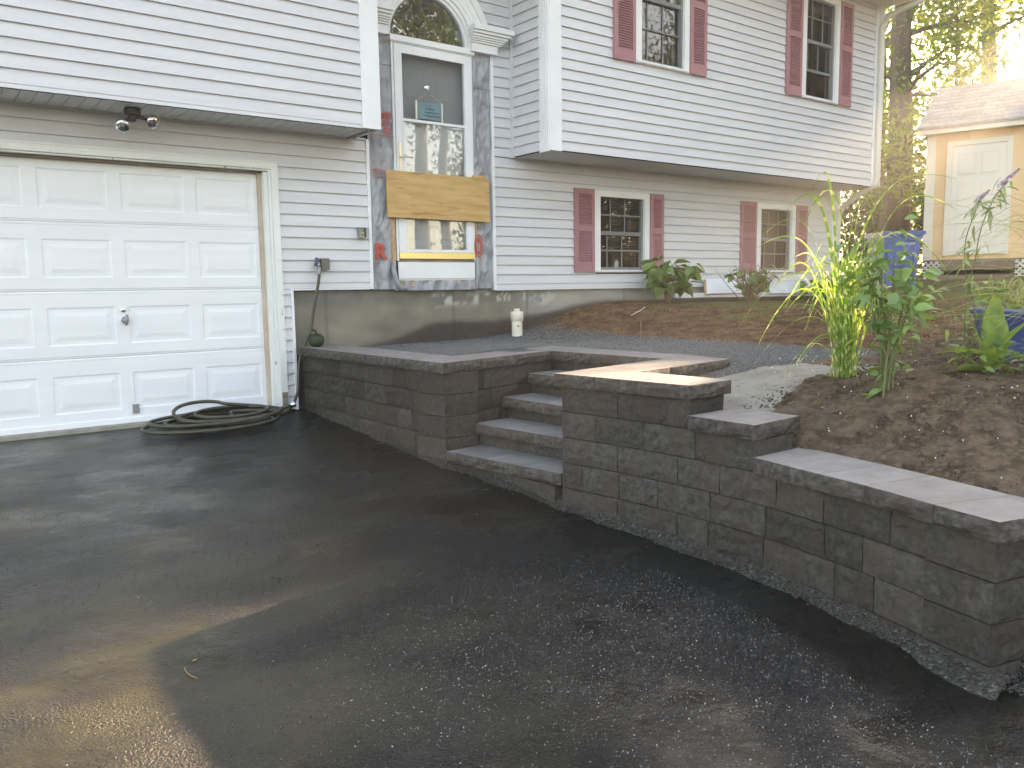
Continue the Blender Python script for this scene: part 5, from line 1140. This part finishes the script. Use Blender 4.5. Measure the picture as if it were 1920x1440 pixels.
GAPS=[(1.05,-3.8,1.35,.68),(2.0,-3.55,.6,.22),(3.4,-2.2,.5,.30),(5.3,-2.2,.6,.35),(1.0,-4.74,1.0,.20),(2.65,-2.6,.35,.7),(1.35,-5.55,.28,.16),(2.3,-2.2,.3,.25),(7.2,-3.2,.4,.3)]  # openings cut in the crowns where sun patches are wanted
def sunskip(P):
    t=(P[:,2]-1.0)/SD[2]; X=P[:,0]-SD[0]*t; Y=P[:,1]-SD[1]*t; k=np.ones(len(P),bool)
    for gx,gy,rx,ry in GAPS: k&=((X-gx)/rx)**2+((Y-gy)/ry)**2>1
    return k
def tree(name,x,y,z,rad,h,label,m,bcount,crown_z0,spread,per,size,seed,lean=(0,0),skip=sunskip,branch_r=1.0,cat='tree',group=None,wide=None,maxc=10**6,clump=.42):
    rs=np.random.RandomState(seed); t=thing(name,(x,y,z),label,cat,group)
    n=9; pts=[(x+lean[0]*(k/n)**1.2*h+rs.normal()*.05*(k>0),y+lean[1]*(k/n)**1.2*h+rs.normal()*.05*(k>0),z-.2+h*k/n) for k in range(n+1)]
    mb=MB(); mb.tube(pts,[rad*(1.35 if k==0 else 1.08 if k==1 else 1-.75*k/n) for k in range(n+1)],14); part('trunk',mb,M_bark,t,smooth=True)
    cs=[]; mb=MB()
    for i in range(bcount):
        hz=crown_z0+(h-crown_z0)*rs.uniform(0,1)**.9; k=min(n-1,int(hz/h*n)); p=Vector(pts[k]).lerp(Vector(pts[k+1]),hz/h*n-k)
        a=rs.uniform(0,6.28); L_=spread*rs.uniform(.35,1)*(1.1-.5*(hz-crown_z0)/(h-crown_z0+.01)); el=rs.uniform(-.1,.6)
        d_=Vector((math.cos(a)*math.cos(el),math.sin(a)*math.cos(el),math.sin(el))); q=[p,p+d_*L_*.35+Vector((0,0,.08*L_)),p+d_*L_*.7+Vector((0,0,.1*L_)),p+d_*L_+Vector((0,0,-.0*L_))]
        r0=rad*.22*branch_r
        if skip is not None and not sunskip(np.array([tuple(q[0].lerp(q[3],u_)) for u_ in (0,.25,.5,.75,1)])).all(): continue
        mb.tube(q,[r0,r0*.7,r0*.4,r0*.12],6,caps=False)
        for u_ in (.35,.6,.8,1.0): 
            for _ in range(2): c_=q[0].lerp(q[3],u_)+Vector(rs.normal(size=3)*L_*.13); cs.append(tuple(c_))
    part('branches',mb,M_bark,t,smooth=True)
    V=leafcloud(cs[:maxc],per,(clump,clump,clump*.7),size,rs,skip); crown(t,'crown',V,m); return t
tree('oak_tree',15.10,1.92,1.4,.29,12,'thick brown trunked tree standing just left of the shed',M_leafA,30,1.8,2.6,34,.075,1,lean=(.045,.02),clump=.34)
tree('oak_tree',22.4,3.35,1.5,.27,14,'slimmer tree rising behind the shed roof',M_leafY,24,4.0,2.8,44,.09,2,lean=(.01,0),clump=.45)
tree('oak_tree',17.25,3.5,1.4,.24,12,'dark trunked tree half hidden by the house corner',M_leafY,18,2.0,2.0,34,.08,3,lean=(-.01,.0),clump=.34)
tree('young_tree',19.0,2.55,1.4,.07,8,'thin young tree between the thick trunk and the shed',M_leafY,22,1.2,1.6,40,.075,4,clump=.34)
# understory behind the yard
def bush(x,y,r,h,label,seed,m=M_leafD,per=60,nc=34,size=.09,name='bush',group='bushes behind the yard'):
    rs=np.random.RandomState(seed); z=1.4; t=thing(name,(x,y,z),label,'bush',group); cs=[]; mb=MB()
    for i in range(nc):
        a=rs.uniform(0,6.28); rr=r*math.sqrt(rs.uniform(0,1)); zz=z+h*rs.uniform(.05,1)*(1-.35*(rr/r)**2); p=(x+rr*math.cos(a),y+rr*math.sin(a),zz); cs.append(p)
        if i%3==0: mb.tube([(x+rs.normal()*.15,y+rs.normal()*.15,z-.1),((x+p[0])/2,(y+p[1])/2,(z+zz)/2+.2),p],[.03,.02,.008],5,caps=False)
    part('stems',mb,M_bark,t); crown(t,'foliage',leafcloud(cs,per,(.38,.38,.34),size,rs,sunskip),m)
for k,(x,y,r,h,lb) in enumerate(((15.6,3.6,1.3,2.6,'dark bush close behind the house corner'),(17.6,2.9,1.4,2.9,'dark bush in the shade left of the thick trunk'),(19.8,4.6,1.7,4.4,'tall dark bush far behind the thick trunk'),(18.6,1.3,1.3,2.6,'dark bush seen between trunk and shed'),(22.5,6.0,2.0,5.2,'highest leafy thicket behind the house corner'),(21.8,2.6,1.6,3.6,'leafy bush right behind the shed corner'),(14.4,4.6,1.0,2.4,'dark bush nearest the downspout'),(24.5,4.2,2.0,4.6,'pale thicket far behind the blue bin'))):
    bush(x,y,r,h,lb,20+k,m=M_leafD if k not in(3,5,7) else M_leafA)
# unseen shade trees placed east to block the low sun, crowns cut for patches
for k,(x,y,h) in enumerate(((19.5,-1.8,13),(22.5,-5.0,14),(21,-8.5,13),(26.5,3.0,14),(27,-7,15))):
    tree('shade_tree',x,y,1.3,.25,h,['unseen shade tree placed behind the right side of the shed','unseen shade tree outside the right edge, second from the shed','unseen shade tree furthest to the right of the yard','tall unseen shade tree behind the shed row','tall unseen back row shade tree to the right'][k],M_leafA,44,3.2,4.8,150,.17,40+k,skip=eastmask,group='unseen trees placed east of the yard to block the sun',clump=.62)
# trees across the street behind the camera (seen in the window reflections)
for k,(x,y,h,r) in enumerate(((3.5,-24,17,.42),(9.5,-19,16,.30),(15.3,-21,18,.36),(33,-24,16,.40),(-1,-27,16,.40),(27,-27,18,.4),(17.6,-23,19,.26),(40,-22,15,.35))):
    tree('street_tree',x,y,-.6,r,h,['tree across the street facing the front door','tree across the street facing the left lower window','big tree across the street facing the middle of the house','tree across the street facing the right windows','leftmost tree across the street','tree at the far right across the street','slender tall tree beside the big one across the street','tree at the end of the street to the right'][k],M_leafD,30,9.0,4.0,60,.12,60+k,skip=None,group='trees across the street',clump=.75)

# far wood across the street: one mass
rs=np.random.RandomState(77); cs=[(rs.uniform(27,75),rs.uniform(-42,-27),rs.uniform(-1,10)) for _ in range(520)]+[(rs.uniform(-30,10),rs.uniform(-42,-34),rs.uniform(-1,4)) for _ in range(200)]
V=leafcloud(cs,130,(1.1,1.1,.9),.22,rs); me=bpy.data.meshes.new('far_wood'); me.from_pydata(V.tolist(),[],np.arange(len(V)).reshape(-1,4).tolist()); me.materials.append(M_leafF); me.update()
link('far_wood',me,kind='stuff',label='dark mass of woodland across the street behind the viewer',cat='woodland')
# ---------------------------------------------------------------- thin haze added to imitate the lens glare veil
mb=MB(); mb.box(-88,88,-88,88,-3.4,20.5)
m=bpy.data.materials.new('glare_haze'); m.use_nodes=True; n=m.node_tree; n.nodes.clear(); o_=n.nodes.new('ShaderNodeOutputMaterial'); v=n.nodes.new('ShaderNodeVolumePrincipled')
v.inputs['Color'].default_value=(.95,.93,.90,1); v.inputs['Density'].default_value=.0062; v.inputs['Anisotropy'].default_value=.7; n.links.new(v.outputs[0],o_.inputs['Volume'])
link('haze',mb.mesh('haze',m),kind='stuff')
